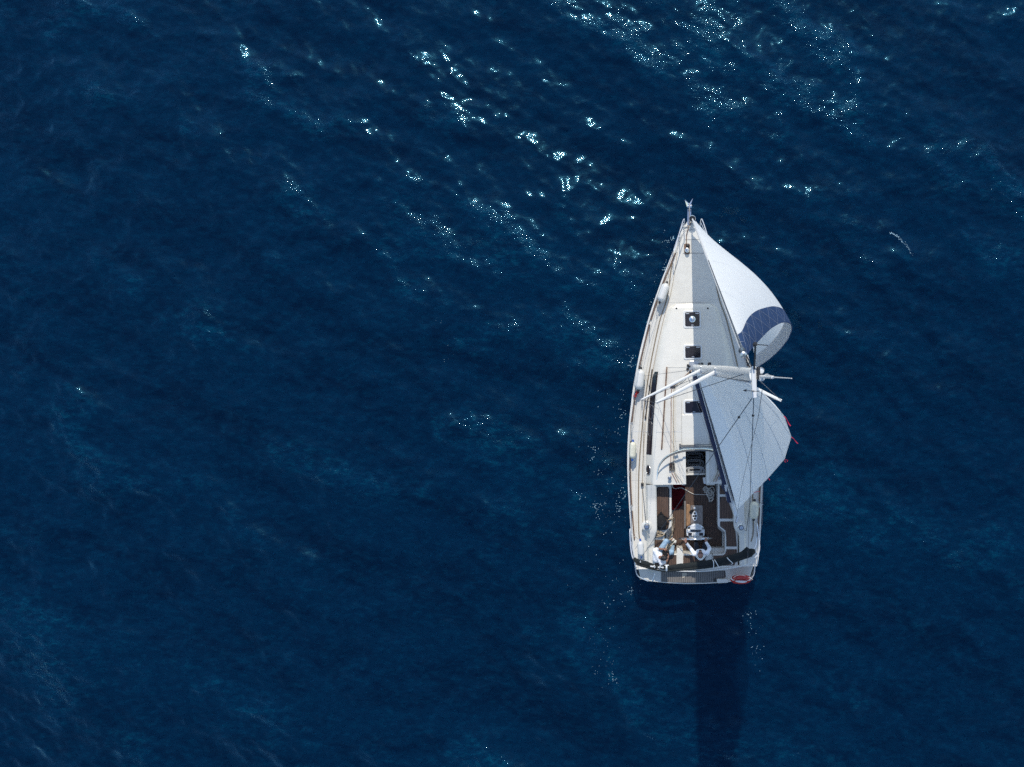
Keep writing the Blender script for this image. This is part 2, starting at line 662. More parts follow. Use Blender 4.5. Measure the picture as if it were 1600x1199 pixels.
def hull_top(y):
    if y < Y_DROP - 0.02:
        t = (y - Y_STERN) / (Y_DROP - Y_STERN)
        return 0.62 + 0.05 * t
    return sheer(y)


# hull shell
_m = MB()
ys_h = sorted(set([Y_BOW - 0.0, Y_BOW - 0.06, Y_BOW - 0.15, Y_BOW - 0.3] + list(np.linspace(Y_BOW - 0.5, Y_DROP, 44)) + [Y_DROP - 0.04] + list(np.linspace(Y_DROP - 0.1, P(1086, 903, 0.6).y, 6))), reverse=True)
rows = []
for y in ys_h:
    t = (y - Y_STERN) / (Y_BOW - Y_STERN)
    top = hull_top(y)
    h = hb(y)
    if y < Y_DROP:
        q = (Y_DROP - y) / (Y_DROP - Y_STERN)
        h = hb(Y_DROP) - 0.02 - 0.17 * q ** 1.6
    flare = 0.40 * t ** 3
    zs = [1.0, 0.75, 0.45, 0.15, -0.12, -0.4, -0.6]
    fs = [1.0, 0.992 - 0.15 * flare, 0.97 - 0.4 * flare, 0.935 - 0.75 * flare, 0.87 - flare, 0.66 - flare * 0.9, 0.0]
    pts = []
    for z, f in zip(zs, fs):
        zz = z * top if z > 0 else z
        back = 0.10 * (1 - z) * (t ** 8)
        pts.append(Vector((-h * max(0, f), y - back, zz)))
    pts = pts + [Vector((-p.x, p.y, p.z)) for p in pts[-2::-1]]
    rows.append(pts)
_m.grid(rows)
_m.f.append(tuple(range(len(_m.v) - len(rows[0]), len(_m.v))))
hull = _m.build('hull', 'hull_paint', yacht, angle=50)

# rubbing band along the sheer: a white outward lip
for s in (-1, 1):
    m = MB()
    m.tube([V(s * (hb(y) + 0.004), y, sheer(y) - 0.045) for y in np.linspace(Y_BOW - 0.05, Y_DROP + 0.02, 50)], 0.022, 6)
    m.build('rubbing_strake', 'hull_paint', yacht)

Y_BULK = P(1084, 757, 1.6).y           # after end of the coachroof
# deck sheet forward of the cockpit
m = MB()
rows = []
for y in np.linspace(Y_BOW - 0.01, Y_BULK - 0.12, 60):
    h = hb(y) - 0.004
    rows.append([V(h * u, y, deckz(h * u, y)) for u in np.linspace(-1, 1, 17)])
m.grid(rows)
_yc = P(1087, 705, 1.62).y
m.f = [f for f in m.f if not (all(abs(m.v[i].x) < 0.95 for i in f) and all(m.v[i].y < _yc + 0.55 for i in f))]
m.build('deck', 'gelcoat', yacht)

# side decks beside the cockpit
X_COAM = 1.60
for s in (-1, 1):
    m = MB()
    rows = []
    for y in np.linspace(Y_BULK - 0.12, Y_DROP, 24):
        h = hb(y) - 0.004
        rows.append([V(s * (h + (X_COAM - 0.05 - h) * u), y, deckz(h * (1 - 0.25 * u), y)) for u in np.linspace(0, 1, 5)])
    m.grid(rows if s < 0 else [r[::-1] for r in rows])
    m.build('side_deck', 'gelcoat', yacht)

# non-slip panels on the foredeck and side decks, raised a few millimetres
def panel(name, pts_fn, y0, y1, n, matn='nonskid', lift=0.005, zfn=deckz):
    m = MB()
    rows = []
    for y in np.linspace(y0, y1, n):
        a, b = pts_fn(y)
        rows.append([V(a + (b - a) * u, y, zfn(a + (b - a) * u, y) + lift) for u in np.linspace(0, 1, 9)])
    m.grid(rows)
    return m.build(name, matn, yacht)


Y_LOCK = P(1080, 397, 1.35).y
Y_CF = P(1083, 479, 1.30).y            # front of the coachroof


# coachroof: (y px, half base, half top, height above deck)
_cr = [(474, 0.62, 0.55, 0.03), (480, 0.80, 0.70, 0.085), (500, 0.92, 0.80, 0.125), (540, 1.14, 0.95, 0.20), (580, 1.335, 1.09, 0.27), (620, 1.45, 1.19, 0.315),
       (660, 1.53, 1.27, 0.35), (712, 1.60, 1.345, 0.39), (757, 1.62, 1.365, 0.42)]
_cy = [P(1084, q[0], 1.5).y for q in _cr][::-1]


def cr(y, k):
    return interp(_cy, [q[k] for q in _cr][::-1], y)


def roofz(x, y):
    """top of the coachroof"""
    t = cr(y, 2)
    return sheer(y) + 0.05 + cr(y, 3) + 0.055 * (1 - min(1, (x / t) ** 2)) - 0.03


def topz(x, y):
    """deck or coachroof, whichever is on top"""
    if y > _cy[-1] or y < Y_BULK or abs(x) > cr(y, 1):
        return deckz(x, y)
    t, b = cr(y, 2), cr(y, 1)
    if abs(x) <= t:
        return roofz(x, y)
    u = (abs(x) - t) / (b - t)
    return roofz(t, y) * (1 - u) + deckz(b, y) * u


m = MB()
rows = []
for y in list(np.linspace(_cy[-1], Y_CF - 0.3, 10)) + list(np.linspace(Y_CF - 0.45, Y_BULK, 36)):
    t, b = cr(y, 2), cr(y, 1)
    zt, zb = roofz(t, y), deckz(b, y) - 0.02
    dz = zt - zb
    left = [V(-b - 0.012, y, zb), V(-b, y, zb + 0.12 * dz), V(-t - (b - t) * 0.16, y, zt - 0.13 * dz), V(-t - (b - t) * 0.04, y, zt - 0.02)]
    mid = [V(x, y, roofz(x, y)) for x in list(np.linspace(-t * 0.97, -0.325, 6)) + list(np.linspace(-0.325, 0.325, 6)[1:-1]) + list(np.linspace(0.325, t * 0.97, 6))]
    right = [V(-p.x, p.y, p.z) for p in left[::-1]]
    rows.append(left + mid + right)
n_row = len(rows[0])
m.grid(rows)
# after bulkhead, with the companionway cut into it
y = Y_BULK
CW = 0.325                             # half width of the companionway
last = rows[-1]
bz = 0.5
left = [p for p in last if p.x < -CW] + [V(-CW, y, roofz(CW, y))]
m.add(left + [V(-CW, y, bz), V(left[0].x, y, bz)], [tuple(range(len(left) + 2))])
right = [V(CW, y, roofz(CW, y))] + [p for p in last if p.x > CW]
m.add(right + [V(right[-1].x, y, bz), V(CW, y, bz)], [tuple(range(len(right) + 2))])
# the opening in the roof: drop the faces over the companionway
y_cw0 = P(1087, 705, 1.62).y
y_cw1 = P(1087, 743, 1.62).y
keep = []
for f in m.f:
    c = sum((m.v[i] for i in f), Vector()) / len(f)
    if len(f) == 4 and abs(c.x) < CW - 0.02 and y_cw1 - 0.45 < c.y < y_cw0 + 0.02 and c.z > 1.3:
        continue
    keep.append(f)
m.f = keep
coachroof = m.build('coachroof', 'gelcoat', yacht, angle=42)

# grip panels: port and starboard of the coachroof top, foredeck
panel('foredeck_grip', lambda y: (-max(0.06, hb(y) - 0.30), max(0.06, hb(y) - 0.30)), Y_LOCK - 0.02, Y_CF + 0.13, 14)
for s in (-1, 1):
    panel('side_deck_grip', lambda y, s=s: tuple(sorted((s * (hb(y) - 0.10), s * (max(cr(y, 1), 0.4) + 0.04)))), Y_CF - 0.25, Y_BULK + 0.1, 40, lift=0.005)

for a, b, ya, yb in ((-1.02, -0.24, 578, 690), (0.24, 1.02, 578, 690)):
    y0, y1 = P(1084, ya, 1.5).y, P(1084, yb, 1.5).y
    m = MB()
    m.grid([[V(a + (b - a) * u, y, roofz(a + (b - a) * u, y) + 0.004) for u in np.linspace(0, 1, 9)] for y in np.linspace(y0, y1, 20)])
    m.build('roof_grip', 'nonskid', yacht)


def seam_line(pts, w=0.010, name='seam', zfn=topz, lift=0.008, mat_='seam'):
    """a narrow joint line lying on the deck through plan points"""
    m = MB()
    out = []
    for a, b in zip(pts[:-1], pts[1:]):
        n = max(1, int((Vector(b[:2]) - Vector(a[:2])).length / 0.12))
        for k in range(n):
            out.append(Vector((a[0] + (b[0] - a[0]) * k / n, a[1] + (b[1] - a[1]) * k / n)))
    out.append(Vector(pts[-1][:2]))
    rows = []
    for i, p in enumerate(out):
        d = (out[min(i + 1, len(out) - 1)] - out[max(i - 1, 0)]).normalized()
        nrm = Vector((-d.y, d.x)) * w / 2
        rows.append([V(q.x, q.y, zfn(q.x, q.y) + lift) for q in (p - nrm, p + nrm)])
    m.grid(rows)
    return m.build(name, mat_, yacht)


def px_xy(px, py, z=1.35):
    p = P(px, py, z)
    return (p.x, p.y)


# anchor locker lid and its joint
lk = [px_xy(*q) for q in ((1070, 375), (1100, 375), (1100.5, 396), (1067, 396))]
seam_line([lk[3], lk[2]], 0.02, 'locker_joint')
seam_line([lk[0], lk[1]], 0.014, 'locker_joint')
seam_line([lk[1], lk[2]], 0.012, 'locker_joint')
seam_line([px_xy(1080, 375), px_xy(1080, 396)], 0.014, 'locker_joint')
seam_line([px_xy(1067, 362), px_xy(1088, 358), px_xy(1094, 375)], 0.012, 'locker_joint')
# moulded step line across the roof near the mast and the deck joint on the side deck
seam_line([px_xy(1043, 574, 1.6), px_xy(1076, 574, 1.6)], 0.014, 'roof_joint', lift=0.012, mat_='gelcoat')
seam_line([px_xy(990, 674.5, 1.2), px_xy(1079, 674.5, 1.6)], 0.014, 'roof_joint', lift=0.012, mat_='hull_paint')
seam_line([px_xy(1065, 626, 1.6), px_xy(1065, 700, 1.6)], 0.010, 'slide_edge', lift=0.008)

# toe rails: worn teak strip in lengths with gaps
rail_y = [(P(1040, 396, 1.3).y, P(1015, 500, 1.3).y), (P(1014, 507, 1.3).y, P(995, 575, 1.3).y), (P(990, 612, 1.3).y, P(985, 660, 1.3).y), (P(985, 690, 1.3).y, P(985, 792, 1.3).y),
          (P(985, 800, 1.3).y, P(985, 845, 1.3).y)]
for s in (-1, 1):
    base = MB()
    ysr = np.linspace(Y_BOW - 0.45, Y_DROP + 0.08, 60)
    base.grid([[V(s * (hb(y) - o), y, deckz(hb(y) - o, y) + z) for o, z in ((0.0, 0.0), (0.004, 0.035), (0.045, 0.035), (0.05, 0.0))] for y in ysr])
    base.build('toe_rail_base', 'gelcoat', yacht)
    for a, b in rail_y:
        m = MB()
        m.grid([[V(s * (hb(y) - o), y, deckz(hb(y), y) + z) for o, z in ((0.05, 0.0), (0.053, 0.06), (0.088, 0.06), (0.092, 0.0))] for y in np.linspace(a, b, 18)])
        m.build('toe_rail', 'teak_rail', yacht)

# ------------------------------------------------------------------ cockpit
Z_SOLE, Z_SEAT, Z_COAM = 0.55, 1.05, 1.36


def pp(pts, z):
    return [px_xy(x, y, z) for x, y in pts]


def round_poly(poly, r, n=4):
    """round the corners of a plan polygon"""
    out = []
    k = len(poly)
    for i in range(k):
        p0, p1, p2 = Vector(poly[i - 1]), Vector(poly[i]), Vector(poly[(i + 1) % k])
        a, b = (p0 - p1), (p2 - p1)
        rr = min(r, a.length * 0.45, b.length * 0.45)
        a, b = p1 + a.normalized() * rr, p1 + b.normalized() * rr
        for j in range(n + 1):
            t = j / n
            q = a * (1 - t) ** 2 + p1 * 2 * t * (1 - t) + b * t * t
            out.append((q.x, q.y))
    return out


def planks(name, poly, z, matn='teak', w=0.047, gap=0.009, h=0.010, parent=None, x_off=0.0):
    """fore-and-aft teak strips over a dark bed, cut to the polygon"""
    bed = MB()
    bed.prism(poly, z - 0.012, z)
    bed.build('caulking', 'caulk', parent or yacht, smooth=False)
    m = MB()
    xs = [p[0] for p in poly]
    n = len(poly)

    def cuts(x):
        ys = []
        for i in range(n):
            a, b = poly[i], poly[(i + 1) % n]
            if (a[0] <= x < b[0]) or (b[0] <= x < a[0]):
                ys.append(a[1] + (b[1] - a[1]) * (x - a[0]) / (b[0] - a[0]))
        return sorted(ys)
    x = min(xs) + 0.006 + x_off
    while x + w < max(xs):
        c0, c1 = cuts(x + 0.001), cuts(x + w - 0.001)
        if len(c0) != len(c1) or not c0:
            c0 = c1 = cuts(x + w / 2)
        for i in range(0, len(c0) - 1, 2):
            a0, a1, b0, b1 = c0[i] + .006, c0[i + 1] - .006, c1[i] + .006, c1[i + 1] - .006
            if a1 - a0 < 0.03 or b1 - b0 < 0.03:
                continue
            dz = rnd.uniform(-0.001, 0.0015)
            zt = z + h + dz
            m.add([(x, a0, z - .002), (x + w, b0, z - .002), (x + w, b1, z - .002), (x, a1, z - .002), (x, a0, zt), (x + w, b0, zt), (x + w, b1, zt), (x, a1, zt)],
                  [(4, 5, 6, 7), (0, 1, 5, 4), (1, 2, 6, 5), (2, 3, 7, 6), (3, 0, 4, 7)])
        x += w + gap
    return m.build(name, matn, parent or yacht, smooth=False, kind='stuff')


# sole
sole_poly = pp([(1046, 744), (1124, 744), (1124, 822), (1134, 832), (1134, 866), (1040, 866), (1040, 830), (1046, 822)], Z_SOLE)
m = MB()
m.prism(sole_poly, Z_SOLE - 0.06, Z_SOLE)
m.build('cockpit_sole', 'gelcoat', yacht, smooth=False)
planks('sole_planking', pp([(1051, 756), (1072, 756), (1072, 744), (1104, 744), (1104, 756), (1118, 756), (1120, 824), (1128, 832), (1128, 858), (1051, 861)], Z_SOLE), Z_SOLE + 0.014)

# seats: port, starboard, after bench
def seat(name, pts, z=Z_SEAT, z0=0.45, bev=0.022, r=0.04):
    m = MB()
    m.prism(round_poly(pp(pts, z), r), z0, z)
    return m.build(name, 'gelcoat', yacht, bevel=bev, smooth=False)


seat('port_seat', [(1019, 754), (1049.3, 754), (1049.3, 823), (1043, 829), (1038.2, 834.5), (1038.2, 865), (1038.2, 884), (1015, 884), (1015, 846)])
seat('starboard_seat', [(1121.3, 754), (1153, 754), (1153, 884), (1113, 884), (1113, 866.6), (1130, 866.3), (1132.5, 863), (1132.5, 831.5), (1121.3, 822)])
seat('helm_bench', [(1038.6, 865.7), (1057.3, 865.7), (1057.3, 857), (1067, 857), (1067, 865.7), (1112.7, 866), (1112.7, 884), (1038.6, 884)], z=Z_SEAT - 0.004)
# a ledge low in the after starboard corner of the well
m = MB()
m.prism(round_poly(pp([(1110, 857), (1131.8, 857), (1131.8, 865.4), (1110, 865.4)], 0.86), 0.02), 0.45, 0.86)
m.build('corner_locker', 'gelcoat', yacht, bevel=0.015, smooth=False)
m = MB()
m.lathe([(0.055, 0), (0.055, 0.012), (0.03, 0.014), (0.03, 0.006)], P(1123.5, 860.5, 0.862) - V(0, 0, 0.0))
m.build('gas_cap', 'gelcoat', yacht)

ZT = Z_SEAT + 0.010
planks('seat_planking', round_poly(pp([(1026, 760.5), (1046, 760.5), (1046, 821), (1039.5, 828.5), (1026, 828.5)], Z_SEAT), 0.12), ZT)
planks('seat_planking', pp([(1023, 831.5), (1036, 834.5), (1036, 839.5), (1020, 839.5)], Z_SEAT), ZT)
planks('seat_planking', pp([(1017, 843.8), (1035.8, 843.8), (1035.8, 867.5), (1057, 867.5), (1057, 883.5), (1017, 883.5)], Z_SEAT), ZT)
planks('seat_planking', pp([(1067.5, 868.5), (1102, 868.5), (1102, 883.5), (1067.5, 883.5)], Z_SEAT), ZT)
planks('seat_planking', pp([(1124.5, 758), (1130, 758), (1134, 772.5), (1124.5, 772.5)], Z_SEAT), ZT)
planks('seat_planking', pp([(1124.5, 776.5), (1136, 776.5), (1144, 800), (1146, 810.5), (1124.5, 810.5)], Z_SEAT), ZT)
planks('seat_planking', pp([(1125.2, 815), (1144.8, 815), (1149.5, 834), (1151.2, 854), (1134.8, 854), (1134.8, 830), (1125.2, 822.5)], Z_SEAT), ZT)
planks('seat_planking', pp([(1114.5, 868.5), (1130, 868), (1135, 864), (1135, 858.5), (1151.4, 858.5), (1151.4, 875), (1147, 883.5), (1114.5, 883.5)], Z_SEAT), ZT)

# coamings
port_co = pp([(1002.5, 756), (1021, 756), (1021, 846), (1016.5, 851), (1016.5, 886), (1000.5, 886), (1000, 850), (1000, 800)], Z_COAM)
def coam_z(top, x0, y_a, y_b):
    return lambda x, y: top if y > y_a else top - (top - 1.16) * min(1, (y_a - y) / (y_a - y_b))
m = MB()
ya, yb_ = P(1010, 830, Z_COAM).y, P(1010, 852, Z_COAM).y
for s in (-1, 1):
    m = MB()
    rows = []
    for y in np.linspace(Y_BULK - 0.002, Y_DROP + 0.03, 34):
        zt = coam_z(Z_COAM - 0.02, 0, ya, yb_)(0, y)
        q = min(1, max(0, (Y_BULK - y) / 0.5))
        zt = zt * q + (1 - q) * (roofz(1.37, Y_BULK) - 0.02)
        xo = 1.625 if y > ya else 1.625
        xi = 1.265 if s < 0 else 1.30
        if y < ya:
            xi = xi + 0.09 * min(1, (ya - y) / 0.3)
        zo = deckz(1.6, y) - 0.02
        rows.append([V(s * xo, y, zo), V(s * (xo - 0.03), y, zt - 0.05), V(s * (xo - 0.07), y, zt), V(s * (xi + 0.05), y, zt), V(s * (xi + 0.015), y, zt - 0.03), V(s * xi, y, Z_SEAT - 0.05)])
    if s > 0:
        rows = [r[::-1] for r in rows]
    m.grid(rows)
    k = len(rows[0])
    m.f.append(tuple(range(len(m.v) - k, len(m.v))))
    m.build('coaming', 'gelcoat', yacht, angle=35)

# after deck bulkhead and bathing platform
m = MB()
zp = 0.66
pl = [(-hb(Y_DROP) + 0.03, Y_DROP + 0.10)]
stern_px = [(1001, 904), (1014, 908.5), (1040, 911.3), (1070, 913), (1100, 912.6), (1130, 911), (1156, 907.5), (1172, 901)]
pl_poly = [(-hb(Y_DROP) + 0.03, Y_DROP + 0.05)] + [px_xy(x, y, zp) for x, y in stern_px] + [(hb(Y_DROP) - 0.03, Y_DROP + 0.05)]
m.prism(pl_poly, 0.30, zp)
m.build('bathing_platform', 'gelcoat', yacht, bevel=0.02, smooth=False)
m = MB()
m.prism([(-hb(Y_DROP) + 0.012, Y_DROP + 0.05), (hb(Y_DROP) - 0.012, Y_DROP + 0.05), (hb(Y_DROP) - 0.012, Y_DROP - 0.005), (-hb(Y_DROP) + 0.012, Y_DROP - 0.005)], 0.4, 1.07)
m.build('transom_deck', 'gelcoat', yacht, bevel=0.02, smooth=False)
planks('platform_planking', pp([(1033, 892), (1133, 892), (1134, 901), (1126, 909.4), (1100, 910.8), (1068, 911), (1033, 909.3)], zp), zp + 0.010, 'teak_grey', w=0.05, gap=0.012)
# pale worn patch, ladder housing and folded bathing ladder
m = MB()
m.prism([px_xy(x, y, zp) for x, y in ((1065, 895.5), (1073, 895), (1073.5, 897.5), (1071, 900.5), (1068.5, 903), (1066, 902.8))], zp + 0.015, zp + 0.0245)
m.build('chafe_mat', 'stain', yacht, smooth=False)
m = MB()
m.prism(round_poly([px_xy(x, y, zp) for x, y in ((1119, 904), (1137, 903.5), (1138, 909.5), (1121, 910.5))], 0.04), zp + 0.002, zp + 0.10)
m.build('shower_box', 'gelcoat', yacht, bevel=0.015, smooth=False)
m = MB()
m.box(P(1117.5, 907, zp + 0.05), (0.07, 0.09, 0.08))
m.build('mooring_fairlead', 'black_plastic', yacht, bevel=0.01, smooth=False)
m = MB()
m.tube(smooth_path([P(1014, 892.5, zp + 0.03), P(1021, 895, zp + 0.16), P(1022.5, 899, zp + 0.17), P(1019, 908, zp + 0.03)], 5), 0.014, 8)
m.build('ladder_handle', 'steel', yacht)

# ------------------------------------------------------------------ deck fittings
def hatch(px0, py0, px1, py1, vent=False):
    a, b = P(px0, py0, 1.6), P(px1, py1, 1.6)
    cx, cy = (a.x + b.x) / 2, (a.y + b.y) / 2
    w, l = abs(b.x - a.x), abs(b.y - a.y)
    z = roofz(cx, cy)
    fr = MB()
    fr.prism(round_poly([(cx - w / 2 - .055, cy - l / 2 - .055), (cx + w / 2 + .055, cy - l / 2 - .055), (cx + w / 2 + .055, cy + l / 2 + .055), (cx - w / 2 - .055, cy + l / 2 + .055)], 0.07), z - 0.05, z + 0.035)
    f = fr.build('deck_hatch', 'alu_white', yacht, bevel=0.008, smooth=False)
    g = MB()
    g.prism(round_poly([(cx - w / 2, cy - l / 2), (cx + w / 2, cy - l / 2), (cx + w / 2, cy + l / 2), (cx - w / 2, cy + l / 2)], 0.05), z + 0.030, z + 0.046)
    g.build('pane', 'plexi', f, bevel=0.004, smooth=False)
    for s in (-1, 1):
        h = MB()
        h.prism(round_poly([(cx + s * w * .33 - .055, cy + l * .40 - .016), (cx + s * w * .33 + .055, cy + l * .40 - .016), (cx + s * w * .33 + .055, cy + l * .40 + .016), (cx + s * w * .33 - .055, cy + l * .40 + .016)], .012), z + .04, z + .064)
        h.build('hinge', 'alu', f, smooth=False)
    h = MB()
    h.prism(round_poly([(cx - .04, cy - l * .42 - .014), (cx + .04, cy - l * .42 - .014), (cx + .04, cy - l * .42 + .014), (cx - .04, cy - l * .42 + .014)], .012), z + .04, z + .062)
    h.build('latch', 'alu', f, smooth=False)
    if vent:
        v = MB()
        v.lathe([(.10, 0), (.10, .02), (.085, .035), (.05, .05), (.02, .055)], (cx, cy, z + .045), seg=20)
        v.build('vent', 'steel', f)


hatch(1070.5, 487.5, 1093.5, 509.5, True)
hatch(1070.7, 541, 1095, 559)
hatch(1070.5, 627.5, 1098, 645)

# moulded nibs in front of the forward hatch
for px in (1057, 1106):
    m = MB()
    p = P(px, 482, 1.4)
    m.lathe([(.03, 0), (.03, .012), (.015, .02)], (p.x, p.y, topz(p.x, p.y) - .004), seg=10)
    m.build('deck_light', 'black_plastic', yacht)

# coachroof side windows (port and starboard) and small portlights
def side_pt(s, y, u, lift=0.0):
    """on the slanting side of the coachroof: u 0 at the deck, 1 at the roof edge"""
    t, b = cr(y, 2), cr(y, 1)
    zt, zb = roofz(t, y), deckz(b, y) - 0.02
    dz = zt - zb
    A = V(b, 0, zb + 0.12 * dz)
    Bq = V(t + (b - t) * .16, 0, zt - 0.13 * dz)
    q = A + (Bq - A) * u
    n = V(Bq.z - A.z, 0, A.x - Bq.x).normalized()
    q = q + n * lift
    return V(s * q.x, y, q.z)


yw0, yw1 = P(1025, 581, 1.45).y, P(1012, 711, 1.45).y
for s in (-1, 1):
    m = MB()
    rows = []
    N = 30
    for i in range(N + 1):
        t = i / N
        y = yw0 + (yw1 - yw0) * t
        lo, hi = 0.10, 0.86
        if t < 0.06:
            lo, hi = 0.10 + (0.06 - t) * 4, 0.86
        rows.append([side_pt(s, y, lo, .006), side_pt(s, y, lo, .012), side_pt(s, y, hi, .012), side_pt(s, y, hi, .006)])
    m.grid(rows if s < 0 else [r[::-1] for r in rows])
    w = m.build('coachroof_window', 'glass', yacht)
    # opening ports in the long window, in outline
    for ta, tb in ((0.42, 0.56), (0.62, 0.76)):
        f = MB()
        ya_, yb2 = yw0 + (yw1 - yw0) * ta, yw0 + (yw1 - yw0) * tb
        pts = [side_pt(s, ya_, .28, .016), side_pt(s, ya_, .70, .016), side_pt(s, yb2, .70, .016), side_pt(s, yb2, .28, .016)]
        f.tube(smooth_path(pts, 4, True), 0.007, 5, closed=True)
        f.build('opening_port_frame', 'wire', w)
    y0, y1 = P(1009, 727.5, 1.4).y, P(1009, 743, 1.4).y
    f = MB()
    ov = [(y0 + (y1 - y0) * (0.5 - 0.5 * math.cos(a)), 0.45 + 0.30 * math.sin(a)) for a in np.linspace(0, 2 * math.pi, 17)[:-1]]
    c = side_pt(s, (y0 + y1) / 2, .45, .02)
    ring = [side_pt(s, y, u, .020) for y, u in ov]
    f.tube(ring, 0.011, 6, closed=True)
    pl_ = f.build('portlight', 'alu', yacht)
    g = MB()
    g.add([side_pt(s, (y0 + y1) / 2, .45, .036)] + [side_pt(s, y, u, .026) for y, u in ov], [(0, i + 1, (i + 1) % 16 + 1) if s < 0 else (0, (i + 1) % 16 + 1, i + 1) for i in range(16)])
    g.build('pane', 'glass', pl_)

# teak handrails on the coachroof
for s in (-1, 1):
    for (xa, ya_), (xb, yb2) in (((1042, 573.5), (1033.8, 703)),):
        a, b = P(xa, ya_, 1.62), P(xb, yb2, 1.68)
        m = MB()
        N = 40
        pts = []
        for i in range(N + 1):
            t = i / N
            x, y = a.x + (b.x - a.x) * t, a.y + (b.y - a.y) * t
            foot = abs((t * 6) % 1 - 0.5) > 0.40
            pts.append(V(s * -x, y, roofz(x, y) + (0.028 if foot else 0.055)))
        rows = []
        for p in pts:
            rows.append([p + V(-.022, 0, -.035), p + V(-.022, 0, 0), p + V(.022, 0, 0), p + V(.022, 0, -.035)])
        m.grid(rows)
        m.build('handrail', 'teak_rail', yacht, angle=60)

# genoa tracks inboard, and the webbing jackstays along the side decks
for s in (-1, 1):
    a, b = P(1019, 577, 1.35), P(1008, 655, 1.3)
    m = MB()
    pts = []
    for t in np.linspace(0, 1, 12):
        x, y = a.x + (b.x - a.x) * t, a.y + (b.y - a.y) * t
        pts.append(V(s * -x, y, deckz(x, y) + 0.02))
    m.tube(pts, 0.017, 6)
    tr = m.build('genoa_track', 'black_plastic', yacht)
    for t in (0.35, 0.97):
        c = MB()
        x, y = a.x + (b.x - a.x) * t, a.y + (b.y - a.y) * t
        c.box((s * -x, y, deckz(x, y) + .045), (.05, .11, .06))
        c.build('sheet_car', 'black_plastic', tr, bevel=0.012, smooth=False)
    jl = [(1050, 412), (1042, 466), (1030, 505), (1016, 572), (1008, 625), (1004, 662), (999.5, 715), (997.6, 760), (998, 832), (1002, 852)]
    pts = []
    for x, y in jl:
        p = P(x, y, 1.2)
        pts.append(V(p.x, p.y, 0))
    rows = []
    for p in smooth_path(pts, 6):
        z = deckz(p.x, p.y) + 0.016
        rows.append([V(s * -p.x - .019, p.y, z), V(s * -p.x + .019, p.y, z)])
    m = MB()
    m.grid(rows)
    m.build('jackstay', 'webbing', yacht)
# white furling line beside the port jackstay and grey thin lines along the deck
for off, matn, rr in ((-0.075, 'rope_white', .009), (0.13, 'rope_tan', .007)):
    pts = []
    for x, y in [(1056, 395), (1048, 422), (1041, 462), (1029, 505), (1015, 572), (1007, 625), (1003, 662), (998.8, 715), (997, 760), (997.5, 832)]:
        p = P(x, y, 1.2)
        pts.append(V(p.x + off * (1 if y > 420 else 0.3) + rnd.uniform(-.008, .008), p.y, 0))
    m = MB()
    m.tube([V(p.x, p.y, deckz(p.x, p.y) + .02) for p in smooth_path(pts, 6)], rr, 6)
    m.build('furling_line', matn, yacht)

# halyards led aft from the mast foot to the clutches
for s in (-1, 1):
    for off, matn in ((0.0, 'rope_red'), (0.075, 'rope_tan'), (0.12, 'rope_white')):
        pts = [P(1081, 578, 1.72), P(1064, 594, 1.66), P(1050.5, 604, 1.64), P(1049, 612, 1.64), P(1048.6, 660, 1.68), P(1048.2, 724, 1.70), P(1050, 740, 1.70), P(1058, 755, 1.68)]
        q = [V((s * -1) * (p.x + off * (1 if i > 0 else .3)), p.y, topz(p.x + off, p.y) + .03) for i, p in enumerate(pts)]
        if off == 0.12 and s < 0:
            q[-1] = q[-1] + V(.06, 0, 0)
        m = MB()
        m.tube(q, 0.011, 6)
        m.build('halyard', matn, yacht)
    o = MB()
    p = P(1051.5, 604.5, 1.66)
    for k in range(3):
        o.lathe([(.035, 0), (.035, .05), (.015, .055)], (s * -(p.x) + (k - 1) * .055, p.y, roofz(p.x, p.y) + .002), seg=10)
    o.build('deck_organiser', 'black_plastic', yacht)
    c = MB()
    p = P(1050, 730.5, 1.7)
    for k in range(3):
        c.box((s * -p.x + (k - 1) * .062, p.y, roofz(p.x, p.y) + .045), (.05, .24, .085))
        c.box((s * -p.x + (k - 1) * .062, p.y + .08, roofz(p.x, p.y) + .10), (.03, .11, .03))
    c.build('rope_clutch', 'black_plastic', yacht, bevel=0.012, smooth=False)


def winch(c, r, h, name='winch'):
    c = Vector(c)
    m = MB()
    m.lathe([(r * 1.12, 0), (r * 1.12, h * .12), (r * .92, h * .2), (r * .74, h * .45), (r * .82, h * .70), (r * .98, h * .78)], c, seg=24)
    w = m.build(name, 'steel', yacht)
    m = MB()
    m.lathe([(r * .98, h * .78), (r * 1.02, h * .86), (r * .98, h * .94), (r * .6, h * 1.0), (r * .3, h * 1.02)], c, seg=24)
    m.build('self_tailer', 'wire', w)
    m = MB()
    m.lathe([(r * .55, h * .99), (r * .55, h * 1.05), (r * .22, h * 1.06), (r * .20, h * 1.0)], c, seg=16)
    m.build('winch_top', 'steel', w)
    return w


# coachroof winches, primary winches on moulded pads
for px in (1046.5, 1124.5):
    p = P(px, 747.5, 1.75)
    winch((p.x, p.y, roofz(p.x, p.y) - .002), .058, .15)
for px, py in ((1010.5, 823), (1158, 824.5)):
    p = P(px, py, 1.5)
    s = 1 if p.x > 0 else -1
    m = MB()
    zb = Z_COAM - .04
    m.lathe([(.17, 0), (.165, .04), (.14, .06)], (p.x, p.y, zb), seg=24)
    m.build('winch_pad', 'gelcoat', yacht)
    winch((p.x, p.y, zb + .055), .088, .19)
# moulded island under the starboard winch reaching into the seat
m = MB()
m.prism(round_poly(pp([(1146, 806), (1160, 800), (1166, 835), (1153, 833), (1147, 826)], Z_COAM - .04), .09), 1.0, Z_COAM - .03)
m.build('winch_island', 'gelcoat', yacht, bevel=.02, smooth=False)

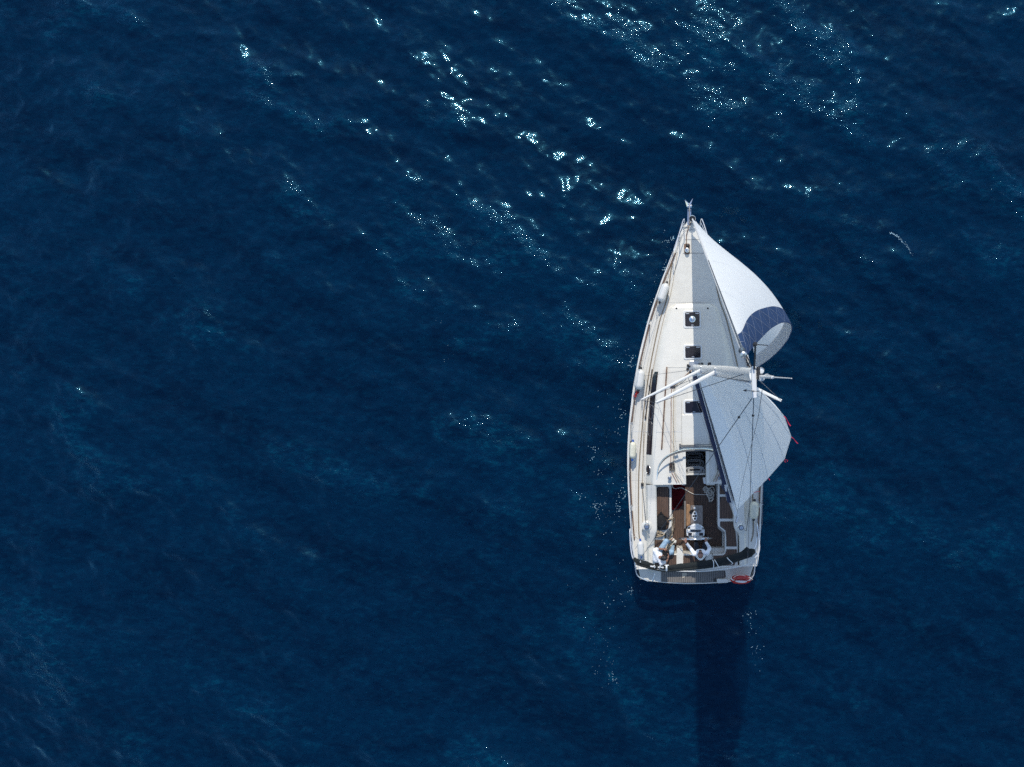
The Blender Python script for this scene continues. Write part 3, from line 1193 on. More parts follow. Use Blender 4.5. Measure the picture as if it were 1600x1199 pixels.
# genoa sheets: port lazy sheet to the winch, starboard one under load
m = MB()
pa = P(1003.5, 758, 1.25)
m.box((pa.x, pa.y, deckz(pa.x, pa.y) + .05), (.09, .12, .10))
m.build('turning_block', 'black_plastic', yacht, bevel=.02, smooth=False)
m = MB()
pa2 = P(1003.8, 760, 1.25)
pb = P(1009.5, 818, 1.45)
m.tube([V(pa2.x, pa2.y, 1.2), V((pa2.x + pb.x) / 2, (pa2.y + pb.y) / 2, 1.36), V(pb.x, pb.y, 1.45)], .010, 6)
m.build('genoa_sheet', 'rope_grey', yacht)
m = MB()
pa3 = P(1006.5, 660, 1.2)
m.tube([V(pa3.x, pa3.y, 1.22), V(pa.x, pa.y + .05, 1.2)], .009, 6)
m.build('genoa_sheet', 'rope_tan', yacht)
m = MB()
m.tube([P(1170, 640, 1.25), P(1172.5, 720, 1.25), P(1172, 790, 1.25), P(1166, 830, 1.35), P(1161, 826, 1.46)], .010, 6)
m.build('genoa_sheet', 'rope_grey', yacht)

# companionway: frame, slide rails, threshold, steps down inside
zc = roofz(0, y_cw0)
for s in (-1, 1):
    m = MB()
    m.prism(round_poly([(s * (CW + .0), P(1087, 698, 1.65).y), (s * (CW + .10), P(1087, 698, 1.65).y), (s * (CW + .10), Y_BULK + .01), (s * (CW + .0), Y_BULK + .01)], .015), 1.15, zc + .05)
    m.build('slide_rail', 'gelcoat', yacht, bevel=.012, smooth=False)
m = MB()
m.prism(round_poly([(-CW - .10, P(1087, 704.5, 1.66).y), (CW + .10, P(1087, 704.5, 1.66).y), (CW + .10, P(1087, 648, 1.66).y), (-CW - .10, P(1087, 648, 1.66).y)], .03), zc - .05, zc + .035)
m.build('sliding_hatch', 'gelcoat', yacht, bevel=.012, smooth=False)
m = MB()
m.prism([(-CW + .002, y_cw1 + .0), (CW - .002, y_cw1 + .0), (CW - .002, y_cw1 - .06), (-CW + .002, y_cw1 - .06)], .5, 1.06)
m.build('threshold', 'gelcoat', yacht, bevel=.012, smooth=False)
# cabin shell below the opening
m = MB()
m.prism([(-CW - .25, y_cw0 + .9), (CW + .25, y_cw0 + .9), (CW + .25, y_cw1 + .01), (-CW - .25, y_cw1 + .01)], -.38, -.34)
m.box((0, y_cw0 + .88, .5), (1.2, .03, 1.7))
m.box((-CW - .24, (y_cw0 + y_cw1) / 2 + .4, .5), (.03, 1.9, 1.7))
m.box((CW + .24, (y_cw0 + y_cw1) / 2 + .4, .5), (.03, 1.9, 1.7))
m.build('cabin', 'interior', yacht, smooth=False)
stp = MB()
for k, (py, z) in enumerate(((735, .95), (724, .62), (713, .30))):
    c = P(1085, py, z)
    x0, x1 = -.27, .25
    stp.tube(smooth_path([V(x0, c.y - .10, z), V(x0 + .02, c.y + .09, z), V(x1 - .02, c.y + .09, z), V(x1, c.y - .10, z)], 5, True), .035, 6, closed=True)
st_ = stp.build('companionway_ladder', 'step_grey', yacht)
for k, (py, z) in enumerate(((735, .95), (724, .62), (713, .30))):
    c = P(1085, py, z)
    t = MB()
    t.prism(round_poly([(-.25, c.y - .09), (.23, c.y - .09), (.23, c.y + .07), (-.25, c.y + .07)], .05), z - .01, z + .02)
    t.build('tread', 'step_grey', st_, smooth=False)
    t = MB()
    t.prism(round_poly([(-.19, c.y - .01), (.17, c.y - .01), (.17, c.y + .045), (-.19, c.y + .045)], .02), z + .022, z + .03)
    t.build('tread_grip', 'caulk', st_, smooth=False)
# side boxes of the bulkhead by the companionway
for px0, px1 in ((1066, 1071), (1103.5, 1117)):
    m = MB()
    m.prism(round_poly(pp([(px0, 744), (px1, 744), (px1, 758.5), (px0, 758.5)], 1.15), .02), .5, 1.13)
    m.build('bulkhead_box', 'gelcoat', yacht, bevel=.015, smooth=False)
# instrument panels on the bulkhead top
m = MB()
m.prism(round_poly(pp([(1098, 746), (1107, 746), (1107, 756), (1099.5, 756)], 1.14), .03), 1.12, 1.16)
m.build('instrument_pod', 'alu_white', yacht, bevel=.01, smooth=False)

# mainsheet traveller across the roof
a, b = P(1060, 697, 1.68), P(1113, 695, 1.68)
m = MB()
za = roofz(0, a.y) + .10
m.bar(V(-.52, a.y, za), V(.54, a.y, za), .055, .05)
for x in (-.5, .52):
    m.box((x, a.y, za - .05), (.06, .12, .12))
tv = m.build('traveller', 'rope_grey', yacht, bevel=.01, smooth=False)
m = MB()
m.box((.02, a.y, za + .05), (.17, .10, .07))
m.lathe([(.045, 0), (.045, .05)], (.02, a.y, za + .10), (0, 1, 0), seg=14)
m.build('traveller_car', 'wire', tv, bevel=.012, smooth=False)
m = MB()
for x in (-.5, .52):
    m.tube([V(x, a.y - .03, za + .03), V(.02, a.y - .03, za + .05)], .008, 5)
m.build('traveller_line', 'rope_grey', tv)

# sprayhood hoops folded down over the roof
hoop = [(1026.5, 757, 1.42), (1026.8, 741, 1.62), (1029, 729, 1.76), (1035, 719, 1.84), (1044, 711.5, 1.88), (1055, 706.5, 1.9), (1070, 702.5, 1.9), (1086, 701.5, 1.9)]
hp = [P(*q) for q in hoop]
hp[-1].x = 0
full = hp + [V(-q.x, q.y, q.z) for q in hp[-2::-1]]
m = MB()
m.tube(smooth_path(full, 5), .014, 8)
hb_ = m.build('sprayhood_hoop', 'steel', yacht)
m = MB()
m.tube([p + V(0, -.05, -.035) for p in smooth_path(full, 5)[6:-6]], [.014 + .018 * math.sin(math.pi * i / (len(smooth_path(full, 5)) - 13)) for i in range(len(smooth_path(full, 5)) - 12)], 8)
m.build('sprayhood_sleeve', 'rope_grey', hb_)
for s in (-1, 1):
    m = MB()
    q = P(1056, 706, 1.8)
    m.box((s * -q.x, q.y, 1.76), (.16, .06, .05), Matrix.Rotation(s * -.35, 3, 'Z'))
    m.build('hoop_bracket', 'rope_grey', hb_, bevel=.01, smooth=False)

# ------------------------------------------------------------------ bow
# stem head roller with cheeks
m = MB()
for px in (1074.2, 1079.6):
    a, b = P(px, 352, 1.44), P(px + (0.6 if px < 1077 else -0.4), 327, 1.45)
    m.bar(a, b, .016, .12)
m.bar(P(1077, 352, 1.40), P(1077, 330, 1.40), .10, .015)
rl = m.build('bow_roller', 'steel', yacht, smooth=False)
m = MB()
m.lathe([(.035, -.045), (.022, 0), (.035, .045)], P(1077, 328.5, 1.44), (1, 0, 0), seg=12)
m.build('roller_wheel', 'black_plastic', rl)
m = MB()
m.bar(P(1067, 354, 1.42), P(1083, 353.4, 1.42), .045, .03)
m.build('stem_plate', 'gelcoat', yacht, bevel=.008, smooth=False)
# windlass
wl = P(1073.5, 389, 1.4)
m = MB()
zz = deckz(wl.x, wl.y)
m.prism(round_poly([(wl.x - .09, wl.y - .17), (wl.x + .09, wl.y - .17), (wl.x + .10, wl.y + .17), (wl.x - .10, wl.y + .17)], .06), zz - .01, zz + .03)
wb = m.build('windlass', 'rust_brown', yacht, bevel=.012, smooth=False)
m = MB()
m.lathe([(.075, 0), (.075, .05), (.055, .07), (.07, .11), (.06, .14), (.02, .15)], (wl.x, wl.y - .05, zz + .03), seg=20)
m.build('gypsy', 'steel', wb)
m = MB()
m.ball((wl.x + .02, wl.y + .10, zz + .05), (.06, .05, .035))
m.build('chain_pipe', 'black_plastic', wb)
m = MB()
m.tube([V(wl.x - .02, wl.y + .15, zz + .04), P(1072.5, 368, 1.44), P(1076.5, 352, 1.46)], .014, 6)
m.build('anchor_chain', 'rust_brown', yacht)
for px, py in ((1060, 376), (1101, 376), (990.5, 618), (1171, 640), (1004, 879), (1172, 872)):
    p = P(px, py, 1.35)
    z = deckz(p.x, p.y)
    m = MB()
    d = V(0.12 * (1 if p.x > 0 else -1), .0, 0) if py > 870 else V(0.02, .11, 0)
    c = V(p.x, p.y, z)
    m.tube([c - d + V(0, 0, .05), c - d * .5 + V(0, 0, .055), c + d * .5 + V(0, 0, .055), c + d + V(0, 0, .05)], .012, 6)
    m.tube([c - d * .35, c - d * .35 + V(0, 0, .05)], .012, 6)
    m.tube([c + d * .35, c + d * .35 + V(0, 0, .05)], .012, 6)
    m.build('mooring_cleat', 'steel', yacht)

# pulpit: a split rail, one loop a side
for s in (-1, 1):
    m = MB()
    ln = [(1068.5, 356, 1.36), (1069.5, 343.5, 1.98), (1067, 346, 2.03), (1061, 366, 2.0), (1055, 387, 1.97), (1052, 393, 1.95), (1051.5, 396, 1.33)]
    q = [P(*v) for v in ln]
    q = [V(s * -p.x, p.y, p.z) for p in q]
    m.tube(smooth_path(q, 5), .014, 8)
    q2 = [P(1062.5, 362, 1.36), P(1062, 362.5, 1.99)]
    m.tube([V(s * -p.x, p.y, p.z) for p in q2], .012, 8)
    q3 = [P(1068, 349, 1.65), P(1060, 368, 1.66), P(1052.5, 391, 1.64)]
    m.tube([V(s * -p.x, p.y, p.z) for p in q3], .010, 6)
    m.build('pulpit', 'rail_white', yacht)

# stanchions and guard wires
st_y = [P(1030, 470, 1.3).y, P(1014, 505, 1.3).y - .05, P(1000, 571, 1.3).y, P(988, 661, 1.3).y, P(988, 737, 1.3).y, P(988, 790, 1.3).y]
Y_PP, Y_PU = P(1052, 393, 1.95).y, P(985, 826, 1.7).y
for s in (-1, 1):
    tops = [V(s * (hb(Y_PP) - .02), Y_PP, 1.95)]
    for y in st_y:
        x = hb(y) - .075
        z = deckz(x, y)
        m = MB()
        m.tube([V(s * x, y, z), V(s * (x + .03), y, z + .62)], .0125, 8)
        m.lathe([(.035, 0), (.03, .02), (.018, .05)], (s * x, y, z), seg=10)
        m.build('stanchion', 'steel', yacht)
        tops.append(V(s * (x + .03), y, z + .61))
    tops.append(V(s * (hb(Y_PU) - .03), Y_PU, 1.68))
    for dz in (0, -.30):
        m = MB()
        m.tube([p + V(0, 0, dz) for p in tops], .005, 5)
        m.build('guard_wire', 'wire', yacht)

# pushpit and stern rails
zr = 1.70
pa_ = [(985, 827, 1.12), (984.3, 829, zr), (985, 850, zr), (987.5, 868, zr), (991, 876, zr)]
m = MB()
m.tube(smooth_path([P(*q) for q in pa_], 5), .019, 8)
m.tube(smooth_path([P(991.5, 877, zr), P(992.6, 886, 1.5), P(994, 895, 1.15), P(997.5, 901, .95), P(1006, 905.2, .82), P(1013, 908, .72)], 5), .019, 8)
m.tube([P(988, 868, 1.10), P(987.5, 868, zr)], .013, 8)
m.tube([P(986, 846, 1.4), P(990, 868, 1.4), P(994, 880, 1.4)], .010, 6)
m.build('pushpit', 'rail_white', yacht)
m = MB()
m.tube(smooth_path([P(1183.5, 818, 1.12), P(1183.5, 820, zr), P(1185.5, 840, zr), P(1186.8, 856, zr), P(1184.5, 866, zr), P(1180, 871, zr)], 5), .019, 8)
m.tube(smooth_path([P(1180, 871, zr), P(1180, 880, 1.45), P(1179, 892, 1.15), P(1177.5, 899, 1.0), P(1174, 904, .9)], 5), .019, 8)
m.tube([P(1181.5, 845, 1.10), P(1182.3, 864, zr)], .013, 8)
m.tube(smooth_path([P(1182, 842, 1.75), P(1181, 853, 1.8), P(1176, 859, 1.84), P(1165, 863.5, 1.88), P(1145, 870, 1.9)], 5), .019, 8)
m.build('pushpit', 'rail_white', yacht)
m = MB()
m.tube(smooth_path([P(993, 882, 1.45), P(1010, 887, 1.32), P(1042, 891.5, 1.25), P(1080, 893, 1.22), P(1104, 892.6, 1.22), P(1130, 889.5, 1.25), P(1163, 884, 1.32), P(1175, 878, 1.45)], 5), .016, 8)
m.build('stern_rail', 'alu_white', yacht)

# rolled bimini lashed across the stern, with its hoops and straps
bim = [(990.5, 872, 1.80, 2.2), (995, 876.5, 1.80, 4.6), (1008, 881, 1.8, 5.2), (1020, 884.5, 1.8, 4.4), (1034, 887.5, 1.8, 3.2), (1044, 887.5, 1.8, 4.2), (1060, 886, 1.8, 5.6), (1085, 883.5, 1.82, 6.6), (1110, 880.5, 1.84, 7.0), (1130, 876.5, 1.86, 7.2),
       (1150, 871, 1.87, 7.6), (1166, 865.5, 1.88, 7.8), (1175, 862.5, 1.88, 7.0), (1180, 861, 1.88, 3.0)]
cp = smooth_path([P(*q[:3]) for q in bim], 5)
rr = np.interp(np.linspace(0, len(bim) - 1, len(cp)), range(len(bim)), [q[3] for q in bim]) / 60.0
m = MB()
m.tube(cp, [float(r_) * (1 + .07 * math.sin(i * 1.9) + .05 * math.sin(i * .7)) for i, r_ in enumerate(rr)], 14, flat=((0, 0, 1), .62))
fb = m.build('rolled_bimini', 'canvas_dark', yacht, angle=80)
m = MB()
m.tube([p + V(0, -.09, .035) for p in cp[4:-5]], [float(r_) * .42 for r_ in rr[4:-5]], 8)
m.build('canvas_fold', 'canvas_dark', fb, angle=80)
m = MB()
pk = [P(1154, 866, 1.86), P(1166.5, 854.5, 1.97), P(1177, 861, 1.88), P(1168, 868, 1.9)]
top = sum(pk, Vector()) / 4 + V(0, 0, .12)
m.add(pk + [top, P(1166, 866, 1.72)], [(0, 4, 1), (1, 4, 2), (2, 4, 3), (3, 4, 0), (0, 1, 5), (1, 2, 5), (2, 3, 5), (3, 0, 5)])
m.build('canvas_corner', 'canvas_dark', fb, angle=80)


def strap(pts, r=.012, parent=None):
    m = MB()
    m.tube(smooth_path([P(*q) for q in pts], 4), r, 6)
    m.build('strap', 'white_strap', parent or fb)


strap([(1113.5, 875, 1.92), (1115, 879, 2.0), (1115, 888, 1.9)])
strap([(1116.5, 875, 1.92), (1119, 879, 2.0), (1123.5, 887, 1.9)])
strap([(1136, 871.5, 1.95), (1140, 876, 2.02), (1145, 880.5, 1.92), (1142, 882, 1.88)])
strap([(1041.5, 883.5, 1.9), (1041.5, 887, 1.95), (1041.5, 892, 1.85)], .03)
strap([(1038.5, 883.5, 1.92), (1045, 883.5, 1.92)], .016)
strap([(1000.5, 876.5, 1.92), (1000.8, 879, 1.95)], .014)
for q0, q1 in (((1016, 884.8), (1024, 886)), ((1028, 886.4), (1037, 887))):
    m = MB()
    m.bar(P(*q0, 1.88), P(*q1, 1.88), .04, .02)
    m.build('hoop_end', 'alu_white', fb, smooth=False)
for s, px, py in ((-1, 1022, 884), (1, 1031.5, 884.5)):
    m = MB()
    m.tube([P(px, py, 1.95), P(px - s * 1.0, py + 3.2, 1.9)], .022, 8)
    m.build('hoop_joint', 'alu_white', fb)

# ------------------------------------------------------------------ helm and table
ped = P(1086.5, 832, 1.25)
m = MB()
m.prism(round_poly(pp([(1076, 828), (1097, 828), (1097, 842), (1076, 842)], .9), .05), Z_SOLE + .02, 1.16)
pd = m.build('steering_pedestal', 'gelcoat', yacht, bevel=.02, smooth=False)
m = MB()
m.prism(round_poly(pp([(1072.3, 827.5), (1101, 827.5), (1100.5, 837.8), (1072.8, 837.8)], 1.22), .03), 1.10, 1.23)
m.build('console', 'alu_white', pd, bevel=.015, smooth=False)
m = MB()
m.prism(round_poly(pp([(1078.5, 822.5), (1083, 819.3), (1091, 819.3), (1097.5, 822.5), (1097.5, 828), (1078, 828)], 1.3), .03), 1.14, 1.31)
m.build('instrument_hood', 'alu_white', pd, bevel=.02, smooth=False)
m = MB()
m.prism(round_poly(pp([(1079.2, 828.8), (1095.5, 828.8), (1094.5, 831.2), (1080.2, 831.2)], 1.24), .015), 1.231, 1.25)
m.build('display', 'plexi', pd, smooth=False)
for x0, x1 in ((1075.3, 1081), (1092.6, 1098.6)):
    m = MB()
    m.prism(pp([(x0, 832.8), (x1, 832.8), (x1, 837.2), (x0, 837.2)], 1.24), 1.231, 1.245)
    m.build('instrument', 'plexi', pd, smooth=False)
m = MB()
m.lathe([(.075, 0), (.075, .03), (.06, .06), (.03, .075)], V(*P(1086.8, 835, 1.27)) - V(0, 0, .035), seg=20)
m.build('compass', 'dial', pd)
m = MB()
m.tube(smooth_path([P(1074, 828, 1.2), P(1074.5, 825.5, 1.42), P(1078, 822.5, 1.46), P(1095, 822.5, 1.46), P(1099, 825.5, 1.42), P(1099.5, 828, 1.2)], 4), .012, 8)
m.build('grab_rail', 'steel', pd)
# wheel: thin steel rim, spokes, hub; its top leans aft
hubp = P(1086, 841.3, 1.18)
wax = V(0, -1, .14).normalized()
wup = V(0, -.14, -1).normalized() * -1
wrt = V(1, 0, 0)
RW = .56
rim = [hubp + wrt * RW * math.cos(a) + wup * RW * math.sin(a) for a in np.linspace(0, 2 * math.pi, 49)[:-1]]
m = MB()
m.tube(rim, .014, 8, closed=True)
wh = m.build('steering_wheel', 'steel', yacht)
m = MB()
for k in range(6):
    a = math.pi / 6 + k * math.pi / 3
    m.tube([hubp, hubp + wrt * RW * math.cos(a) + wup * RW * math.sin(a)], .009, 6)
m.build('spoke', 'steel', wh)
m = MB()
m.lathe([(.05, -.04), (.05, .04), (.02, .055)], hubp, wax, seg=14)
m.build('hub', 'steel', wh)
m = MB()
m.tube([hubp, V(hubp.x, hubp.y + .2, hubp.z - .02)], .03, 8)
m.build('wheel_shaft', 'steel', wh)
# cockpit table with folded leaf
zt = 1.13
m = MB()
m.prism(round_poly(pp([(1079, 790), (1098, 790), (1098, 822), (1079, 822)], zt), .03), zt - .04, zt)
tb = m.build('cockpit_table', 'table_top', yacht, bevel=.008, smooth=False)
m = MB()
m.prism(round_poly(pp([(1072.5, 788.5), (1078.7, 788.5), (1078.7, 823), (1072.5, 823)], zt - .02), .02), zt - .05, zt - .02)
m.build('table_leaf', 'teak_varnished', tb, bevel=.006, smooth=False)
m = MB()
m.prism(pp([(1069, 783), (1071.6, 783), (1071.6, 826), (1069, 826)], .95), .90, .95)
m.build('table_fiddle', 'teak_grey', tb, smooth=False)
m = MB()
m.box(P(1084, 796, .82), (.10, .10, .56))
m.box(P(1084, 817, .82), (.10, .10, .56))
m.build('table_leg', 'alu_white', tb, smooth=False)
m = MB()
c = P(1085.5, 806.5, zt + .02)
m.add([], [])
m.prism([(c.x + .085 * math.cos(a), c.y + .165 * math.sin(a)) for a in np.linspace(0, 2 * math.pi, 25)[:-1]], zt + .002, zt + .03)
ch = m.build('cup_holder', 'alu_white', tb, bevel=.008, smooth=False)
for dx, dy, r_ in ((0, .09, .035), (-.035, .0, .036), (.035, .0, .036), (0, -.085, .036)):
    m = MB()
    m.lathe([(r_, .0), (r_, .004)], (c.x + dx, c.y + dy, zt + .0305), seg=14)
    m.build('cup_hole', 'caulk', tb)
m = MB()
m.lathe([(.035, 0), (.035, .03), (.015, .04)], P(1085.4, 793.8, zt), seg=14)
m.build('table_knob', 'alu_white', tb)

# ------------------------------------------------------------------ mast and rigging
def proj(p):
    w = BM @ Vector(p)
    k = FPX / (CAM_H - w.z)
    return PPX + w.x * k, PPY - w.y * k


MF, MH = V(0, P(1085, 575, 1.55).y, 1.5), V(0, P(1176, 586, 16.9).y, 16.9)


def mast_at(z):
    t = (z - MF.z) / (MH.z - MF.z)
    return MF + (MH - MF) * t


m = MB()
rows = []
for z in np.linspace(1.5, 16.9, 40):
    c = mast_at(z)
    k = 1.0 if z < 13.5 else 1.0 - .18 * (z - 13.5) / 3.4
    rows.append([c + V(.068 * k * math.cos(a), .108 * k * math.sin(a), 0) for a in np.linspace(0, 2 * math.pi, 17)])
m.grid(rows)
k = len(rows[0])
m.f.append(tuple(len(m.v) - k + i for i in range(k - 1)))
mast = m.build('mast', 'mast_paint', yacht, angle=60)
m = MB()
m.prism(round_poly([(-.17, MF.y - .22), (.17, MF.y - .22), (.17, MF.y + .22), (-.17, MF.y + .22)], .08), 1.45, roofz(0, MF.y) + .03)
m.build('mast_collar', 'alu', mast, bevel=.01, smooth=False)
# sail track down the after face
m = MB()
m.bar(mast_at(2.6) + V(0, -.118, 0), mast_at(16.5) + V(0, -.100, 0), .035, .02, up=(0, 1, 0))
m.build('sail_track', 'alu', mast, smooth=False)
# halyard winches and blocks at the mast foot
for x, y in ((-.16, .05), (-.22, -.04), (-.14, -.14), (.15, .10), (.25, .12), (-.20, .08), (.2, -.1)):
    m = MB()
    m.lathe([(.04, 0), (.045, .03), (.03, .07), (.02, .08)], (x, MF.y + y, roofz(x, MF.y) + .0), seg=10)
    m.build('halyard_block', 'black_plastic', mast)

# spreaders
tips = {}
for name, z, sp, sw in (('low', 6.2, 1.64, .79), ('up', 11.2, 1.25, .62)):
    for s in (-1, 1):
        c = mast_at(z)
        a = c + V(s * .05, -.02, 0)
        b = c + V(s * sp, -sw, .06)
        m = MB()
        d = (b - a).normalized()
        m.tube([a, a + (b - a) * .5, b], [.040, .036, .026], 10, flat=((0, 0, 1), .45))
        m.build('spreader', 'alu_white', mast)
        tips[(name, s)] = b
        m = MB()
        m.box(a + V(s * .0, 0, 0), (.06, .16, .07))
        m.build('spreader_root', 'alu', mast, bevel=.01, smooth=False)
# deck and steaming lights, radar reflector-like lamp on the mast front
m = MB()
m.box(mast_at(8.6) + V(.0, .13, 0), (.08, .08, .14))
m.build('steaming_light', 'black_plastic', mast, bevel=.015, smooth=False)


def wire(pts, name='shroud', r=.0055, parent=None, matn='wire'):
    m = MB()
    m.tube(pts, r, 5)
    return m.build(name, matn, parent or yacht)


for s in (-1, 1):
    cp_ = V(s * 1.70, P(1001, 624, 1.2).y, 0)
    cp_.z = deckz(cp_.x, cp_.y)
    wire([mast_at(16.3) + V(s * .07, 0, 0), tips[('up', s)], tips[('low', s)], cp_])
    wire([mast_at(11.0) + V(s * .07, 0, 0), tips[('low', s)]])
    wire([mast_at(6.0) + V(s * .07, 0, 0), cp_ + V(-s * .12, -.05, 0)])
    wire([mast_at(6.0) + V(s * .07, 0, 0), cp_ + V(-s * .10, .75, 0)])
    m = MB()
    m.tube([cp_, cp_ + V(0, 0, .35)], .016, 6)
    m.tube([cp_ + V(-s * .12, -.05, 0), cp_ + V(-s * .12, -.05, .3)], .014, 6)
    m.build('turnbuckle', 'steel', yacht)

# backstay legs, topping lift
BSH = MH + V(0, -.27, -.02)
wire([BSH, P(996, 880, 1.12)], 'backstay', .006)
wire([BSH, P(1168, 880, 1.12)], 'backstay', .006)
for e, t in ((P(996, 880, 1.12), .055), (P(1168, 880, 1.12), .05)):
    m = MB()
    m.ball(BSH + (e - BSH) * t, (.02, .02, .05), 8, 6)
    m.build('backstay_insulator', 'black_plastic', yacht)

# masthead: crane, sheaves, light, whip aerial, wind sensor, wind vane
m = MB()
m.bar(MH + V(0.0, .11, .03), MH + V(0.0, -.30, .03), .062, .06)
cr_ = m.build('masthead_crane', 'alu_white', mast, bevel=.012, smooth=False)
m = MB()
m.box(MH + V(.055, .02, .05), (.035, .16, .12))
m.build('sheave_box', 'black_plastic', mast, bevel=.008, smooth=False)
m = MB()
m.lathe([(.045, 0), (.045, .07), (.035, .10), (.01, .105)], MH + V(.085, .05, .0), seg=14)
m.build('anchor_light', 'alu_white', mast)
m = MB()
m.lathe([(.042, 0), (.042, .06), (.034, .08), (.034, .12), (.012, .125)], MH + V(.09, -.045, .02), seg=16)
m.build('tricolour_lamp', 'dial', mast)
ae = P(1237, 591.5, 18.05)
ab = P(1188, 588.5, 17.0)
m = MB()
m.tube([ab, ab + (ae - ab) * .42], .020, 8)
m.tube([ab + (ae - ab) * .42, ae], [.010, .006], 6)
m.build('whip_aerial', 'alu_white', mast)
m = MB()
ws0, ws1 = P(1178.5, 577, 17.0), P(1180.3, 538, 17.25)
m.tube([ws0, ws1], .013, 6)
m.bar(ws1 - V(.03, 0, 0), P(1200, 540, 17.3), .010, .02)
m.lathe([(.03, 0), (.03, .03)], ws1 - V(0, 0, .05), seg=8)
m.build('wind_sensor', 'black_plastic', mast)
m = MB()
wv = P(1178, 611.5, 17.08)
m.tube([wv - V(0, 0, .12), wv], .008, 6)
m.bar(P(1164, 610.4, 17.1), P(1186, 612, 17.1), .008, .008)
aa = P(1164.5, 610.4, 17.1)
m.add([aa + V(-.035, 0, 0), aa + V(.03, .022, 0), aa + V(.03, -.022, 0), aa + V(0, 0, .025), aa - V(0, 0, .025)],
      [(0, 1, 3), (0, 3, 2), (0, 4, 1), (0, 2, 4), (1, 4, 2, 3)])
m.build('wind_vane', 'black_plastic', mast)
wire(smooth_path([P(1187.5, 595, 17.05), P(1193, 588, 17.1), P(1198, 585, 17.15), P(1203, 587, 17.1)], 4), 'aerial_cable', .006, mast, 'alu_white')

# ------------------------------------------------------------------ forestay, furler, genoa
FT, FH = P(1081.3, 342, 1.72), P(1163, 561, 15.95)
FT.x = 0.0
FH.x = 0.0
fs = MB()
fs.tube([FT + (FT - FH).normalized() * .25, FH + V(0, -.03, .15)], .016, 8)
fst = fs.build('forestay', 'alu', yacht)
d_ = (FH - FT).normalized()
m = MB()
m.lathe([(.03, -.10), (.095, -.08), (.095, -.065), (.05, -.06), (.05, .03), (.095, .035), (.095, .05), (.03, .06)], FT - d_ * .06, d_, seg=20)
m.build('furler_drum', 'black_plastic', fst)
m = MB()
m.torus(FT - d_ * .0, .10, .010, d_, 24, 6)
m.build('drum_guard', 'steel', fst)
m = MB()
m.lathe([(.045, -.08), (.052, -.04), (.035, 0), (.035, .12), (.05, .14), (.05, .17), (.02, .2)], FH - d_ * .36, d_, seg=14)
m.build('halyard_swivel', 'alu', fst)
m = MB()
m.tube([FH - d_ * .16, mast_at(16.5) + V(.0, .1, 0)], .012, 6)
m.tube([FH - d_ * .16 + V(.04, 0, 0), mast_at(16.3) + V(.05, .1, 0)], .01, 6)
m.build('genoa_halyard', 'black_plastic', fst)


def world_to_boat(x, y, z):
    return BI @ Vector((x, y, z))


# leech of the genoa, from clew to head
gl_px = [(1181, 576, 2.55), (1202, 562, 3.5), (1222, 543, 4.9), (1234.5, 524, 6.4), (1236.8, 508, 7.9), (1224, 503.5, 9.3), (1206, 512, 11.0), (1188, 529, 13.0), (1172, 547, 14.7), (1164, 558.5, 15.6)]
GL = smooth_path([P(*q) for q in gl_px], 6)
GL_n = len(GL)


def curve_at(c, t):
    f = max(0, min(1, t)) * (len(c) - 1)
    i = min(int(f), len(c) - 2)
    return c[i].lerp(c[i + 1], f - i)


_gz = [p.z for p in GL]
L0, L1 = FT + d_ * .12, FH - d_ * .34


def genoa(u, v, off=0.0):
    """u 0 at the luff, 1 at the leech; v 0 at the foot, 1 at the head"""
    a = L0 + (L1 - L0) * v
    b = curve_at(GL, v)
    ch = b - a
    n = V(-ch.y, ch.x, 0)
    n = V(n.x, n.y, 0).normalized()
    if n.x < 0:
        n = -n
    c = ch.length
    cam_ = (.092 + .045 * math.sin(math.pi * v) - .03 * max(0, (v - .8) / .2)) * c
    su = u ** .88
    shape = 4 * su * (1 - su)
    p = a + ch * u + n * (cam_ * shape)
    if v < .12:                         # the foot sags between tack and clew
        p.z -= .22 * (1 - v / .12) * math.sin(math.pi * u)
    return p


def g_normal(u, v):
    e = .004
    du = genoa(min(1, u + e), v) - genoa(max(0, u - e), v)
    dv = genoa(u, min(1, v + e)) - genoa(u, max(0, v - e))
    n = du.cross(dv).normalized()
    return n if n.x > 0 else -n


m = MB()
NU, NV = 44, 64
m.grid([[genoa(i / NU, j / NV) for i in range(NU + 1)] for j in range(NV + 1)])
gen = m.build('genoa', 'sail', yacht, angle=180)
# blue sacrificial strip along the leech, on the outer face
STRIP = .50


def u_strip(v):
    ch = (curve_at(GL, v) - (L0 + (L1 - L0) * v)).length
    w = STRIP * (0.74 + 0.27 * min(1, max(0, (v - .48) / .4)) ** 1.5)
    return max(0.02, 1 - w / max(ch, .1))


m = MB()
rows = []
for j in range(NV + 1):
    v = j / NV * .985
    u0 = u_strip(v)
    rows.append([genoa(u0 + (1 - u0) * i / 12, v) + g_normal(u0 + (1 - u0) * i / 12, v) * .006 for i in range(13)])
m.grid(rows)
m.build('sacrificial_strip', 'sail_blue', gen, angle=180)


def ribbon(path, w, off, name, matn, parent, fn=genoa, nf=g_normal):
    """a sewn line on a sail: path of (u, v)"""
    pts = [fn(u, v) + nf(u, v) * off for u, v in path]
    nn = [nf(u, v) for u, v in path]
    rows = []
    for i, p in enumerate(pts):
        d = (pts[min(i + 1, len(pts) - 1)] - pts[max(i - 1, 0)]).normalized()
        s_ = d.cross(nn[i]).normalized() * w / 2
        rows.append([p - s_, p + s_])
    mm = MB()
    mm.grid(rows)
    return mm.build(name, matn, parent, angle=180)


# panel seams on the white cloth
for k, v0 in enumerate((.12, .30, .50, .72)):
    ribbon([(u, v0 + .02 * math.sin(math.pi * u)) for u in np.linspace(.01, u_strip(v0) - .005, 22)], .010, .003, 'sail_seam', 'sail_seam', gen)
